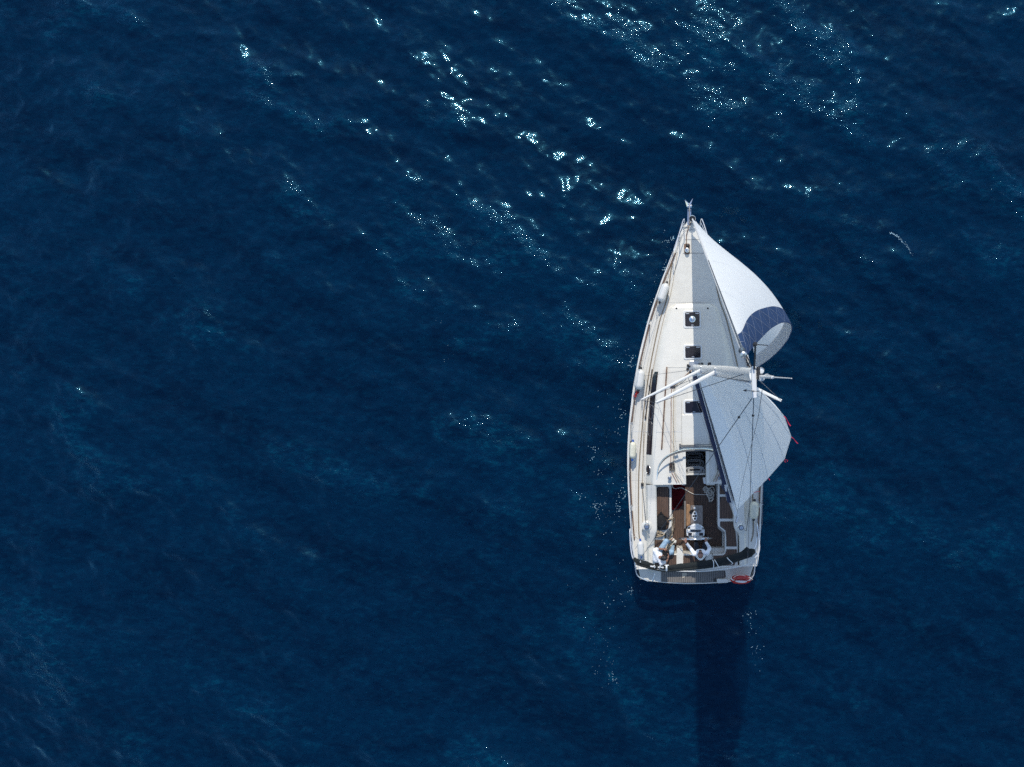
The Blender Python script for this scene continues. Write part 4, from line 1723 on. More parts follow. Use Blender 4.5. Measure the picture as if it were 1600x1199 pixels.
# stitching of the strip: cross seams and long diagonals
vv = list(np.linspace(.40, .97, 9))
for v0 in vv:
    ribbon([(u_strip(v0) + (1 - u_strip(v0)) * t, v0) for t in np.linspace(0, 1, 8)], .012, .012, 'strip_seam', 'stitch', gen)
for a_, b_ in zip(vv[:-1], vv[1:]):
    for q0, q1 in ((0, 1), (1, 0)):
        path = []
        for t in np.linspace(0, 1, 10):
            v_ = a_ + (b_ - a_) * t
            w_ = q0 + (q1 - q0) * t
            path.append((u_strip(v_) + (1 - u_strip(v_)) * w_, v_))
        ribbon(path, .008, .011, 'strip_seam', 'stitch', gen)
m = MB()
m.tube([genoa(1, v) for v in np.linspace(0, .99, 60)], .012, 5)
m.build('leech_tape', 'sail_blue', gen)
m = MB()
m.tube([genoa(0, v) for v in np.linspace(0, 1, 12)], .026, 8)
m.build('luff_tape', 'sail', gen)
# sheets from the clew
clew = genoa(1, 0)
wire([clew, P(1174, 650, 1.28)], 'genoa_sheet', .009, None, 'rope_grey')

# ------------------------------------------------------------------ boom, cover, mainsail
BG, BE = P(1088, 585, 2.62), P(1149, 801, 2.72)
BG = V(0.02, mast_at(2.62).y - .14, 2.62)
m = MB()
m.tube([BG, BE], .075, 12, flat=((1, 0, 0), .8))
boom = m.build('boom', 'alu_white', yacht)
m = MB()
m.bar(BE + (BG - BE).normalized() * .05, BE - (BG - BE).normalized() * .10, .13, .15)
m.build('boom_end', 'alu_white', boom, bevel=.02, smooth=False)
m = MB()
m.bar(BE + V(.08, -.14, -.08), BE + V(.02, -.32, -.02), .05, .10)
m.build('outhaul_block', 'alu', boom, bevel=.012, smooth=False)
bd = (BE - BG).normalized()
bn = V(bd.y, -bd.x, 0).normalized()      # to starboard
if bn.x < 0:
    bn = -bn
# navy sail cover: two cloth sides standing up from the boom, sewn along the bottom
Lb = (BE - BG).length
for s, hgt in ((-1, .30), (1, .26)):
    m = MB()
    rows = []
    for i in range(41):
        t = .02 + .90 * i / 40
        c = BG + bd * (t * Lb)
        h = hgt * (1 - .45 * t) * (1 + .04 * math.sin(i * 1.3))
        lean = .10 + .02 * math.sin(i * .9)
        rows.append([c + bn * s * .05 + V(0, 0, -.09), c + bn * s * (.150 + .004 * math.sin(i)), c + bn * s * (.135 + .006 * math.sin(i * .8)) + V(0, 0, h * .55), c + bn * s * (.03 if s < 0 else .09) + V(0, 0, h)])
    m.grid(rows)
    o = m.build('sail_cover', 'navy', boom, angle=80)
    md = o.modifiers.new('solid', 'SOLIDIFY')
    md.thickness = .006
    if s < 0:
        z = MB()
        z.tube([r[-1] + V(0, 0, .004) for r in rows], .009, 5)
        z.build('cover_batten', 'white_strap', boom)
# cloth flap hanging open at the after end of the cover
m = MB()
f0 = BG + bd * (.78 * Lb)
rows = []
for i in range(9):
    t = i / 8
    c = f0 + bd * (t * .62) - bn * (.10 + .03 * math.sin(t * 6))
    rows.append([c + V(0, 0, .10 - .1 * t), c - bn * (.05 + .03 * math.sin(t * 9)) + V(0, 0, -.12), c - bn * .04 + V(0, 0, -.30)])
m.grid(rows)
o = m.build('cover_flap', 'navy', boom, angle=80)
md = o.modifiers.new('solid', 'SOLIDIFY')
md.thickness = .006
m = MB()
rows = []
for i in range(9):
    t = i / 8
    c = f0 + bd * (.05 + t * .5) - bn * (.06 + .05 * t)
    rows.append([c - bn * .05 + V(0, 0, .16 - .12 * t), c - bn * (.0) + V(0, 0, .24 - .2 * t), c + bn * .06 + V(0, 0, .16 - .12 * t)])
m.grid(rows)
m.build('bunched_cloth', 'sail', boom, angle=180)

# mainsail
ml_px = [(1152, 797, 2.86), (1177, 770.5, 4.55), (1200, 747, 6.3), (1225.5, 717.5, 8.55), (1236, 682.8, 10.8), (1224.5, 650, 13.2), (1189, 612.5, 16.0)]
MLp = [P(*q) for q in ml_px]
NB = len(MLp) - 1


def m_leech(v):
    f = max(0, min(1, v)) * NB
    i = min(int(f), NB - 1)
    return MLp[i].lerp(MLp[i + 1], f - i)


MLz = [p.z for p in MLp]


def mainsail(u, v):
    b = m_leech(v)
    zl = np.interp(v * NB, range(NB + 1), [2.78, 4.9, 6.9, 9.2, 11.5, 13.9, 16.25])
    a = mast_at(float(zl)) + V(0, -.125, 0)
    ch = b - a
    n = V(-ch.y, ch.x, 0).normalized()
    if n.x < 0:
        n = -n
    cam_ = (.045 + .085 * math.sin(math.pi * min(1, v * .85 + .12))) * ch.length
    if v < .02:
        cam_ = .02
    su = u ** .82
    return a + ch * u + n * (cam_ * 4 * su * (1 - su))


def m_normal(u, v):
    e = .004
    du = mainsail(min(1, u + e), v) - mainsail(max(0, u - e), v)
    dv = mainsail(u, min(1, v + e)) - mainsail(u, max(0, v - e))
    n = du.cross(dv).normalized()
    return n if n.x < 0 else -n


m = MB()
NU, NV = 36, 72
m.grid([[mainsail(i / NU, j / NV) for i in range(NU + 1)] for j in range(NV + 1)])
msl = m.build('mainsail', 'main_cloth', yacht, angle=180)
for k in range(1, NB):
    v0 = k / NB
    ribbon([(u, v0 - .035 * (1 - u)) for u in np.linspace(.35 if k < NB - 1 else .05, 1, 16)], .035, .004, 'batten_pocket', 'sail', msl, mainsail, m_normal)
    m = MB()
    m.tube([mainsail(u, v0 - .035 * (1 - u)) + m_normal(u, v0) * .012 for u in np.linspace(.35 if k < NB - 1 else .05, 1, 14)], .006, 5)
    m.build('batten', 'sail_seam', msl)
for v0 in (.07, .245, .41, .58, .75, .9):
    ribbon([(u, v0 + .03 * math.sin(math.pi * u)) for u in np.linspace(.01, .99, 22)], .008, .004, 'sail_seam', 'sail_seam', msl, mainsail, m_normal)
for v0, w0 in ((.16, .012), (.30, .012)):
    ribbon([(u, v0) for u in np.linspace(.02, .99, 22)], w0, .005, 'reef_band', 'sail_seam', msl, mainsail, m_normal)
m = MB()
m.tube([mainsail(1, v) for v in np.linspace(0, 1, 61)], .008, 5)
m.build('leech_tape', 'sail', msl)
# streamers at the batten ends
for k, (ex, ey) in ((5, (1235.5, 665.5)), (4, (1247, 693)), (3, (1229.5, 722)), (2, (1203, 750)), (1, (1187.5, 767.5))):
    p = mainsail(1, k / NB)
    e = P(ex, ey, p.z - .06)
    side = V(-(e - p).y, (e - p).x, 0).normalized() * .012
    m = MB()
    rows = []
    if k == 3:
        pts = smooth_path([p, p.lerp(e, .8) + side * 3, e, p.lerp(e, .7) - side * 3, p.lerp(e, .4) - side], 5)
    else:
        pts = [p.lerp(e, t) + V(0, 0, .02 * math.sin(t * 7)) + side * math.sin(t * 5) * .5 for t in np.linspace(0, 1, 10)]
    m.grid([[q - side * .6, q + side * .6 + V(0, 0, .008)] for q in pts])
    m.build('leech_streamer', 'telltale', msl)
# draft stripe marks and maker's patch
m = MB()
# lines hanging over the sail: topping lift and flag halyard, with its slack
wire(smooth_path([MH + V(.12, -.20, -.1), P(1184, 655, 13.0), P(1173, 700, 9.5), P(1160, 755, 5.5), BE + V(.03, -.1, .1)], 8), 'topping_lift', .005)
# lazy jacks to the boom
for t in (.35, .7):
    wire([tips[('low', -1)].lerp(mast_at(6.2), .75), BG + bd * (t * Lb) - bn * .1], 'lazy_jack', .004)
# mainsheet and vang
mp = BG + bd * (.52 * Lb)
for dx in (-.03, .03):
    wire([mp + V(dx, 0, -.08), V(.02 + dx, P(1085, 697, 1.68).y, roofz(0, -2.5) + .2)], 'mainsheet', .009, None, 'rope_white')
m = MB()
m.tube([mast_at(1.75) + V(.02, -.15, 0), BG + bd * (.27 * Lb) + V(0, 0, -.08)], .032, 8)
m.build('boom_vang', 'alu_white', yacht)
# thin control lines from mast to the port side
wire([mast_at(9.2) + V(-.05, 0, 0), P(1047, 617, 1.75)], 'flag_halyard', .004)
wire([tips[('low', -1)], P(1030, 640, 1.3)], 'flag_halyard', .0035)

# ------------------------------------------------------------------ loose things on board
def thing(name, base, label, cat, group=None):
    o = empty(name, base)
    return set_props(o, label, cat, group)


def fender(a, b, r, matn, capm, label, rope, flat=1.0):
    a, b = Vector(a), Vector(b)
    d = (b - a)
    L = d.length
    d.normalize()
    mid = (a + b) / 2
    t = thing('fender', mid - V(0, 0, r), label, 'fender', 'fenders along the rails')
    prof = [(r * .30, 0)] + [(r * math.sin(k / 6 * math.pi / 2), r * .9 * (1 - math.cos(k / 6 * math.pi / 2)) + .01) for k in range(2, 7)]
    prof += [(r, L / 2)] + [(q, L - h) for q, h in prof[::-1]]
    m = MB()
    m.lathe(prof, a, d, seg=20)
    m.build('body', matn, t, angle=60)
    for p, s in ((a, -1), (b, 1)):
        m = MB()
        m.lathe([(r * .34, -.015), (r * .30, .03), (r * .22, .07), (r * .10, .075)], p, d * s, seg=12)
        m.build('end_eye', capm, t)
    m = MB()
    m.tube(smooth_path([Vector(q) for q in rope], 5), .008, 6)
    m.build('lashing', 'rope_white', t)
    return t


def on_deck(px, py, h):
    p = P(px, py, 1.3)
    return V(p.x, p.y, deckz(p.x, p.y) + h)


def seg_pts(x0, y0, x1, y1, z):
    return P(x0, y0, z), P(x1, y1, z)


a, b = seg_pts(1041.5, 443, 1031, 471.5, 1.62)
fender(a, b, .135, 'fender_white', 'black_plastic', 'white fender lashed to the port rail nearest the bow', [a, on_deck(1043.5, 436, .3), on_deck(1044, 430, .62)])
a, b = seg_pts(1001, 577, 997.5, 609, 1.48)
fender(a, b, .155, 'fender_white', 'black_plastic', 'large white fender on the port side deck beside the spreader tip', [a, on_deck(1002, 570, .3), on_deck(1002, 566, .6)])
a, b = seg_pts(989, 690.5, 988, 717, 1.46)
fender(a, b, .115, 'fender_worn', 'blue_plastic', 'yellowed ribbed fender on port rail beside the long cabin window', [a, on_deck(988, 684, .3), on_deck(986, 676, .6)])
a, b = seg_pts(1000.5, 845.5, 1002, 869, 1.42)
fender(a, b, .105, 'fender_white', 'blue_plastic', 'white fender with blue end on the port quarter near seated man', [a, on_deck(997, 842, .25), on_deck(992, 836, .5)])
a, b = seg_pts(1179, 783.5, 1177.5, 811, 1.48)
fender(a, b, .150, 'fender_worn', 'black_plastic', 'stained yellowish fender on the starboard rail below the mainsail leech', [b, on_deck(1178, 815, .2), on_deck(1181.5, 820, .5)])
# red lashing by the second fender
t = thing('red_rope', on_deck(994.5, 616, 0), 'short red rope tied round the port guard wire by the shrouds', 'rope')
m = MB()
pts = [on_deck(991 + 6 * (k / 22) + 2.2 * math.sin(k * 2.1), 621 - 9 * (k / 22) + 1.5 * math.cos(k * 1.7), .18 + .1 * math.sin(k)) for k in range(23)]
m.tube(smooth_path(pts, 4), .014, 6)
m.build('strand', 'red_line', t)

# anchor hanging on the bow roller
an0, an1 = P(1077, 350, 1.47), P(1077.2, 319, 1.50)
t = thing('anchor', P(1077, 335, 1.40), 'steel anchor stowed on the bow roller with its two flukes ahead', 'anchor')
m = MB()
m.bar(an0, an1, .035, .06)
m.build('shank', 'anchor_steel', t, bevel=.008, smooth=False)
for px, py in ((1070, 313), (1082.3, 311)):
    tip = P(px, py, 1.36)
    root = P(1077.2, 320, 1.36)
    s = 1 if px > 1077 else -1
    m = MB()
    m.add([root + V(0, -.10, .0), root + V(s * .05, .02, .05), tip, root + V(s * .075, -.08, -.02), root + V(s * .01, .05, -.03)], [(0, 3, 1), (1, 3, 2), (0, 1, 4), (1, 2, 4), (3, 0, 4), (2, 3, 4)])
    m.tube([root, tip], [.03, .012], 6)
    m.build('fluke', 'steel', t, smooth=False)
m = MB()
m.tube([P(1074, 322, 1.42), P(1081, 321, 1.42)], .016, 8)
m.build('stock', 'steel', t)

# lifebuoy on the starboard quarter
bc = P(1157.5, 905.5, 1.02)
t = thing('lifebuoy', bc - V(0, 0, .25), 'red ring lifebuoy with white bands hung on the starboard quarter rail', 'lifebuoy')
ax = (Matrix.Rotation(math.radians(58), 3, 'X') @ V(0, 0, 1))
ax = Matrix.Rotation(math.radians(-4), 3, 'Z') @ ax
q = V(0, 0, 1).rotation_difference(ax).to_matrix()
m = MB()
pts = [bc + q @ V(.265 * math.cos(a), .265 * math.sin(a), 0) for a in np.linspace(0, 2 * math.pi, 41)[:-1]]
m.tube(pts, .082, 12, closed=True, flat=(tuple(ax), .8))
m.build('ring', 'buoy_red', t, angle=80)
for a0 in (0.4, 2.75):
    m = MB()
    m.tube([bc + q @ V(.265 * math.cos(a0 + d), .265 * math.sin(a0 + d), 0) for d in (-.11, -.05, .05, .11)], .0845, 12, flat=(tuple(ax), .8))
    m.build('band', 'white_strap', t, angle=80)
m = MB()
pts = []
for k in range(33):
    a = k / 32 * 2 * math.pi
    r_ = .36 + .03 * math.sin(4 * a + .8)
    pts.append(bc + q @ V(r_ * math.cos(a), r_ * math.sin(a), .02 * math.sin(3 * a)))
m.tube(pts[:-1], .009, 6, closed=True)
m.build('grab_line', 'rope_white', t)
m = MB()
m.tube(smooth_path([bc + q @ V(-.17, .03, .07), bc + q @ V(-.05, .075, .09), bc + q @ V(.08, .06, .09), bc + q @ V(.19, .02, .07)], 5), [.02 + .022 * math.sin(math.pi * i / 15) for i in range(16)], 8)
m.build('rescue_light', 'white_strap', t)
m = MB()
m.lathe([(.18, -.02), (.19, 0), (.18, .02)], bc, tuple(ax), seg=20)
m.build('drogue_pouch', 'buoy_red', t)

# red cloth on the port side of the cockpit
t = thing('red_cloth', P(1059, 775, Z_SOLE + .03), 'dark red cloth spread on the port side of the cockpit floor', 'cloth')
m = MB()
rows = []
for j in range(19):
    v = j / 18
    row = []
    for i in range(15):
        u = i / 14
        px = 1049.6 + (1070.5 - 1049.6 - 5.0 * v * v * u) * u + .5 * math.sin(v * 11 + u * 3)
        py = 757 + (797 - 757 - 7 * u * u) * v + .5 * math.sin(u * 13)
        z = Z_SOLE + .055 + .014 * math.sin(u * 9 + v * 3) + .012 * math.sin(v * 13 + u * 5)
        if u < .12:
            z += .30 * (1 - u / .12)
            px = 1049.7 + .8 * u
        if v < .1:
            z += .22 * (1 - v / .1)
        row.append(P(px, py, z))
    rows.append(row)
m.grid(rows)
o = m.build('fabric', 'red_cloth', t, angle=180)
md = o.modifiers.new('solid', 'SOLIDIFY')
md.thickness = .012
md.offset = -1


def loops(cx, cy, z, n, rx, ry, seed, drop=.0):
    """loose figure-of-eight coils seen from above"""
    r = random.Random(seed)
    pts = []
    for k in range(n * 8):
        a = k / 8 * 2 * math.pi
        w = 1 + .35 * math.sin(a * .31 + seed)
        tilt = a * .17
        x, y = rx * w * math.cos(a), ry * w * math.sin(a + .6 * math.sin(tilt))
        x, y = x * math.cos(tilt) - y * math.sin(tilt) * .6, y * math.cos(tilt) + x * math.sin(tilt) * .6
        pts.append(P(cx + x + r.uniform(-.6, .6), cy + y + r.uniform(-.6, .6), z + .03 * (k % 5) / 5 + .008 * k / n))
    return smooth_path(pts, 3)


t = thing('coiled_rope', P(1108, 774, Z_SOLE + .03), 'pale rope coiled in loops on the starboard cockpit floor', 'rope')
m = MB()
m.tube(loops(1103, 765, Z_SOLE + .06, 3, 3.6, 4.2, 3), .012, 6)
m.tube(loops(1110, 770, Z_SOLE + .09, 4, 4.2, 7.0, 8), .012, 6)
m.tube(loops(1111, 780, Z_SOLE + .06, 3, 2.8, 5.0, 5), .012, 6)
m.build('coil', 'rope_white', t)
m = MB()
m.tube(smooth_path([P(1050.5, 757, 1.2), P(1051.5, 762, .9), P(1056, 764, Z_SOLE + .13), P(1064, 762.5, Z_SOLE + .12), P(1074, 767, Z_SOLE + .05), P(1083, 772, Z_SOLE + .05), P(1094, 773, Z_SOLE + .05), P(1106, 773, Z_SOLE + .1)], 6), .012, 6)
m.build('rope_tail', 'rope_white', t)
t = thing('mooring_line', P(1030, 834, Z_SEAT + .02), 'tan mooring line heaped on the port seat behind the black backpack', 'rope')
m = MB()
m.tube(loops(1030, 834.5, Z_SEAT + .05, 4, 6.0, 3.6, 2), .014, 6)
m.build('heap', 'rope_tan', t)
m = MB()
m.tube(smooth_path([P(1036, 838, Z_SEAT + .06), P(1028, 840.5, Z_SEAT + .05), P(1018, 841.5, Z_SEAT + .06), P(1014.5, 838, 1.3), P(1011, 832, 1.42)], 5), .013, 6)
m.build('loose_end', 'rope_white', t)
t = thing('hanging_rope', P(1051, 840, Z_SOLE + .03), 'tan rope hanging over the port seat edge into the cockpit well', 'rope')
m = MB()
m.tube(smooth_path([P(1043, 813, Z_SEAT + .05), P(1048, 811, Z_SEAT + .06), P(1051.5, 809, Z_SEAT + .05), P(1053.5, 812, .95), P(1052.8, 822, .8), P(1051, 832, .7), P(1047.5, 840, Z_SOLE + .05), P(1046.5, 846, Z_SOLE + .05)], 6), .016, 6)
m.tube(smooth_path([P(1049.5, 811, Z_SEAT + .05), P(1051, 815, .95), P(1050, 824, .8), P(1048.5, 834, .7), P(1047, 841, Z_SOLE + .06)], 6), .014, 6)
m.build('bight', 'rope_tan', t)

# backpack on the port seat
bp = P(1033, 815, Z_SEAT + .02)
t = thing('backpack', bp, 'black backpack lying on the port cockpit seat', 'backpack')


def soft_shell(outline, z0, h, rings=6, sag=.12):
    """a stuffed shape: plan outline rising to a rounded top"""
    c = sum((Vector(p) for p in outline), Vector((0, 0))) / len(outline)
    rows = []
    for k in range(rings + 1):
        t_ = k / rings
        a = t_ * math.pi / 2
        sc = math.cos(a) ** .55 if t_ < 1 else .02
        rows.append([V(c.x + (p[0] - c.x) * sc, c.y + (p[1] - c.y) * sc, z0 + h * math.sin(a) ** .8 + .012 * math.sin(7 * i + 3 * k)) for i, p in enumerate(outline)] )
    rows = [r + [r[0]] for r in rows]
    mm = MB()
    mm.grid(rows)
    return mm


ol = round_poly(pp([(1033, 800.5), (1037.5, 805), (1041, 812), (1042, 820), (1040, 826.5), (1034, 828.5), (1027, 827), (1023.5, 822), (1024, 813), (1028, 805)], Z_SEAT + .1), .05, 3)
m = soft_shell(ol, Z_SEAT + .012, .22)
m.build('main_pack', 'bag_black', t, angle=70)
ol = round_poly(pp([(1028, 814), (1038.5, 814), (1039, 824.5), (1028, 825)], Z_SEAT + .25), .05, 3)
m = soft_shell(ol, Z_SEAT + .17, .08, 4)
m.build('front_pocket', 'bag_black', t, angle=70)
for pts in ([(1036, 806, 1.22), (1042, 809, 1.12), (1047.5, 812.5, 1.09), (1049, 813, 1.08)], [(1026, 809, 1.2), (1022.3, 813, 1.12), (1022, 819, 1.08), (1024, 824, 1.1)], [(1040, 816, 1.2), (1044, 819, 1.1), (1043, 826, 1.08), (1038, 828, 1.1)]):
    m = MB()
    m.tube(smooth_path([P(*q_) for q_ in pts], 5), .020, 6, flat=((0, 0, 1), .4))
    m.build('strap', 'bag_black', t)
m = MB()
m.tube(smooth_path([P(1031, 803, 1.24), P(1033, 800.5, 1.3), P(1035, 803, 1.24)], 5), .012, 6)
m.build('grab_handle', 'bag_black', t)
# small dark thing on the table
t = thing('pouch', P(1080, 799, zt + .004), 'small black pouch on the cockpit table beside the white cup holder', 'pouch')
m = soft_shell(round_poly(pp([(1076.5, 800), (1080, 796.8), (1084.5, 796.5), (1084.5, 799), (1082, 801.5), (1079, 803)], zt + .03), .03, 3), zt + .002, .06, 4)
m.build('bag', 'bag_black', t, angle=70)

# ------------------------------------------------------------------ people
def capsules(segs, voxel, name, matn, parent, smooth_it=4):
    """tapered limbs blended into one continuous surface"""
    mm = MB()
    for sgm in segs:
        if len(sgm) == 2:                                   # a ball (radius or radii)
            mm.ball(sgm[0], sgm[1], 14, 10)
            continue
        if len(sgm) == 3:                                   # a turned ellipsoid
            mm.ball(sgm[0], sgm[1], 16, 12, sgm[2])
            continue
        p0, r0, p1, r1 = sgm
        mm.ball(p0, r0, 12, 8)
        mm.ball(p1, r1, 12, 8)
        mm.tube([p0, Vector(p0).lerp(Vector(p1), .5), p1], [r0, (r0 + r1) / 2, r1], 12)
    o = mm.build(name, matn, parent, smooth=True, angle=180)
    r = o.modifiers.new('remesh', 'REMESH')
    r.mode = 'VOXEL'
    r.voxel_size = voxel
    r.use_smooth_shade = True
    if smooth_it:
        s_ = o.modifiers.new('smooth', 'SMOOTH')
        s_.iterations = smooth_it
        s_.factor = .5
    dg = bpy.context.evaluated_depsgraph_get()
    ev = o.evaluated_get(dg)
    me = bpy.data.meshes.new_from_object(ev)
    o.modifiers.clear()
    o.data = me
    if not me.materials:
        me.materials.append(M[matn])
    me.polygons.foreach_set('use_smooth', [True] * len(me.polygons))
    return o


def hand_segs(wrist, direction, palm_n, side, curl=.7, k=1.0):
    """palm, four curled fingers and a thumb; palm_n points out of the palm"""
    d = Vector(direction).normalized()
    n = Vector(palm_n)
    n = (n - d * n.dot(d)).normalized()
    l = d.cross(n).normalized() * side
    w = Vector(wrist)
    seg = []
    pc = w + d * .055 * k
    for q_ in (-.027, -.009, .009, .027):
        seg.append((w + d * .012 * k + l * q_ * .7, .015 * k, w + d * .09 * k + l * q_, .0125 * k))
    for q_, L in ((-.030, .060), (-.010, .072), (.010, .078), (.030, .070)):
        a0 = w + d * .09 * k + l * q_ * k
        d1 = (d * math.cos(curl) + n * math.sin(curl)).normalized()
        a1 = a0 + d1 * L * .5 * k
        d2 = (d * math.cos(2.1 * curl) + n * math.sin(2.1 * curl)).normalized()
        a2 = a1 + d2 * L * .5 * k
        seg += [(a0, .0098, a1, .0088), (a1, .0088, a2, .0078)]
    t0 = w + d * .03 * k + l * .03 * k
    t1 = t0 + (l * .75 + d * .6 + n * .25).normalized() * .038 * k
    t2 = t1 + (d * .7 + n * .6 + l * .2).normalized() * .032 * k
    seg += [(t0, .014, t1, .0115), (t1, .0115, t2, .0095)]
    return seg


def head_parts(c, up, face, parent, skin, k=1.0):
    """centre of the head, direction of its crown and of its face"""
    up, f = Vector(up).normalized(), Vector(face)
    f = (f - up * f.dot(up)).normalized()
    s_ = f.cross(up).normalized()
    R = Matrix((s_, f, up)).transposed()
    L = lambda x, y, z: Vector(c) + R @ Vector((x * k, y * k, z * k))
    segs = [(L(0, -.005, .02), (.076 * k, .096 * k, .10 * k), R), (L(0, .018, -.045), (.060 * k, .070 * k, .075 * k), R),
            (L(0, .095, -.005), .012, L(0, .108, -.03), .016),
            (L(-.08, .0, -.01), (.012, .02, .032), R), (L(.08, .0, -.01), (.012, .02, .032), R),
            (L(-.022, .082, -.062), .010, L(.022, .082, -.062), .010), (L(0, .07, -.10), .02, L(0, .06, -.10), .02),
            (L(-.045, .082, .022), .012, L(.045, .082, .022), .012)]
    return segs, L, R


# helmsman: white long-sleeved shirt, dark trousers, sunglasses, looking up
t = thing('person', P(1094, 868, Z_SEAT + .012), 'helmsman in white shirt and sunglasses at the wheel, face turned up', 'person')
pel = P(1094.5, 868.5, 1.16)
chest = P(1094.8, 865.5, 1.48)
neck = P(1094.6, 866.0, 1.66)
sL, sR = P(1084.5, 865.5, 1.60), P(1105.0, 864.5, 1.60)
eL, eR = P(1079.6, 858, 1.40), P(1109.0, 857, 1.40)
aL, aR = 2.18, .97
gL = hubp + wrt * RW * math.cos(aL) + wup * RW * math.sin(aL)
gR = hubp + wrt * RW * math.cos(aR) + wup * RW * math.sin(aR)
wL = gL + V(-.005, -.085, .02)
wR = gR + V(.005, -.085, .02)
hc = P(1094.3, 866.2, 1.83)
h_up, h_face = V(.02, -.80, .60), V(-.02, .60, .80)
hs, HL, HR = head_parts(hc, h_up, h_face, t, 'skin')
kL, kR = P(1087.5, 851, 1.18), P(1101.5, 851, 1.18)
fL, fR = P(1087, 846, .66), P(1102, 846, .66)
body = [(pel, .13, chest, .125), (chest, .12, neck, .06), (neck, .056, hc + V(0, .0, -.03), .056), (sL, .062, sR, .062), (sL, .052, eL, .042), (eL, .042, wL, .028), (sR, .052, eR, .042), (eR, .042, wR, .028),
        (pel + V(-.08, 0, 0), .085, kL, .058), (kL, .056, fL, .042), (pel + V(.08, 0, 0), .085, kR, .058), (kR, .056, fR, .042),
        (fL, .042, fL + V(0, .16, -.05), .032), (fR, .042, fR + V(0, .16, -.05), .032)] + hs
body += hand_segs(wL, gL - wL + V(0, 0, .03), V(0, 0, -1) + V(0, -.2, 0), 1, 1.0) + hand_segs(wR, gR - wR + V(0, 0, .03), V(0, 0, -1) + V(0, -.2, 0), -1, 1.0)
capsules(body, .008, 'body', 'skin', t, 3)
cuff = lambda a_, b_, q_: a_.lerp(b_, q_)
capsules([(pel, .150, chest, .148), (chest, .142, neck + V(0, 0, -.045), .085), (sL, .080, sR, .080), (sL, .074, eL, .058), (eL, .057, cuff(eL, wL, .84), .043), (sR, .074, eR, .058), (eR, .057, cuff(eR, wR, .93), .043),
          (chest + V(-.06, .03, -.02), .12, chest + V(.06, .03, -.02), .12), (pel + V(-.05, .03, .04), .13, pel + V(.05, .03, .04), .13)], .012, 'shirt', 'shirt', t, 3)
capsules([(pel + V(-.08, 0, -.01), .105, kL, .078), (kL, .076, fL + V(0, 0, .05), .062), (pel + V(.08, 0, -.01), .105, kR, .078), (kR, .076, fR + V(0, 0, .05), .062), (pel + V(-.06, 0, 0), .135, pel + V(.06, 0, 0), .135)], .012, 'trousers', 'trousers', t, 3)
for f_ in (fL, fR):
    capsules([(f_ + V(0, -.02, -.03), .05, f_ + V(0, .19, -.055), .042)], .012, 'shoe', 'bag_black', t, 2)
capsules([(HL(0, -.045, .030), (.082, .078, .090), HR), (HL(0, -.07, -.02), (.07, .045, .075), HR)], .008, 'hair', 'hair', t, 2)
capsules([(HL(-.035, .060, -.085), .020, HL(0, .076, -.10), .020), (HL(.035, .060, -.085), .020, HL(0, .076, -.10), .020)], .006, 'beard', 'hair', t, 2)
sg = MB()
for s in (-1, 1):
    sg.ball(HL(s * .034, .098, .0), (.030, .010, .022), 12, 8, HR)
    sg.tube([HL(s * .062, .088, .004), HL(s * .082, .03, .004), HL(s * .082, -.01, .0)], .005, 5)
sg.tube([HL(-.012, .106, .004), HL(.012, .106, .004)], .005, 5)
sg.build('sunglasses', 'sunglass', t)
wt = MB()
wt.torus(cuff(eL, wL, .92), .036, .009, wL - eL, 14, 6)
wt.build('wristwatch', 'bag_black', t)

# seated man on the port side: white T-shirt, light jeans, bent over a dark bag on his lap
t = thing('person', P(1029, 871, Z_SEAT + .012), 'seated man in white T-shirt and light jeans bent over a black bag', 'person')
pel = P(1027.5, 869.5, 1.17)
chest = P(1028.5, 869.5, 1.46)
neck = P(1031.5, 871, 1.62)
sA, sB = P(1023.5, 860.5, 1.56), P(1033.5, 880, 1.55)       # left shoulder (towards the bow), right shoulder
eA, wA = P(1028, 857.6, 1.36), P(1036.5, 858.3, 1.34)
eB, wB = P(1041.5, 877, 1.36), P(1044.5, 868.5, 1.31)
hc = P(1036.5, 871.8, 1.70)
h_up, h_face = V(.88, .02, .48), V(.45, .1, -.88)
hs, HL, HR = head_parts(hc, h_up, h_face, t, 'skin_dark')
kA, kB = P(1041, 845.5, 1.26), P(1049.5, 862, 1.25)
fA, fB = P(1045.5, 846, .66), P(1051.5, 853.5, .68)
body = [(pel, .13, chest, .12), (chest, .115, neck, .062), (neck, .056, hc - h_up.normalized() * .03, .056), (sA, .058, sB, .058), (sA, .05, eA, .04), (eA, .04, wA, .027), (sB, .05, eB, .04), (eB, .04, wB, .027),
        (pel + V(.02, .08, 0), .085, kA, .058), (kA, .056, fA, .042), (pel + V(.02, -.06, 0), .085, kB, .058), (kB, .056, fB, .042),
        (fA, .04, fA + V(.13, .05, -.05), .032), (fB, .04, fB + V(.08, .13, -.05), .032)] + hs
body += hand_segs(wA, V(1, -.1, -.05), V(0, -.8, -.3), -1, .55) + hand_segs(wB, V(.15, .9, -.1), V(-.8, 0, -.3), 1, .55)
capsules(body, .008, 'body', 'skin_dark', t, 3)
capsules([(pel, .152, chest, .15), (chest, .14, neck + V(-.01, 0, -.05), .085), (sA, .082, sB, .082), (sA, .078, sA.lerp(eA, .55), .072), (sB, .078, sB.lerp(eB, .5), .072), (chest + V(-.06, .07, -.03), .125, chest + V(-.06, -.09, -.03), .125),
          (pel + V(0, .06, .03), .13, pel + V(0, -.06, .03), .13)], .012, 'shirt', 'shirt', t, 3)
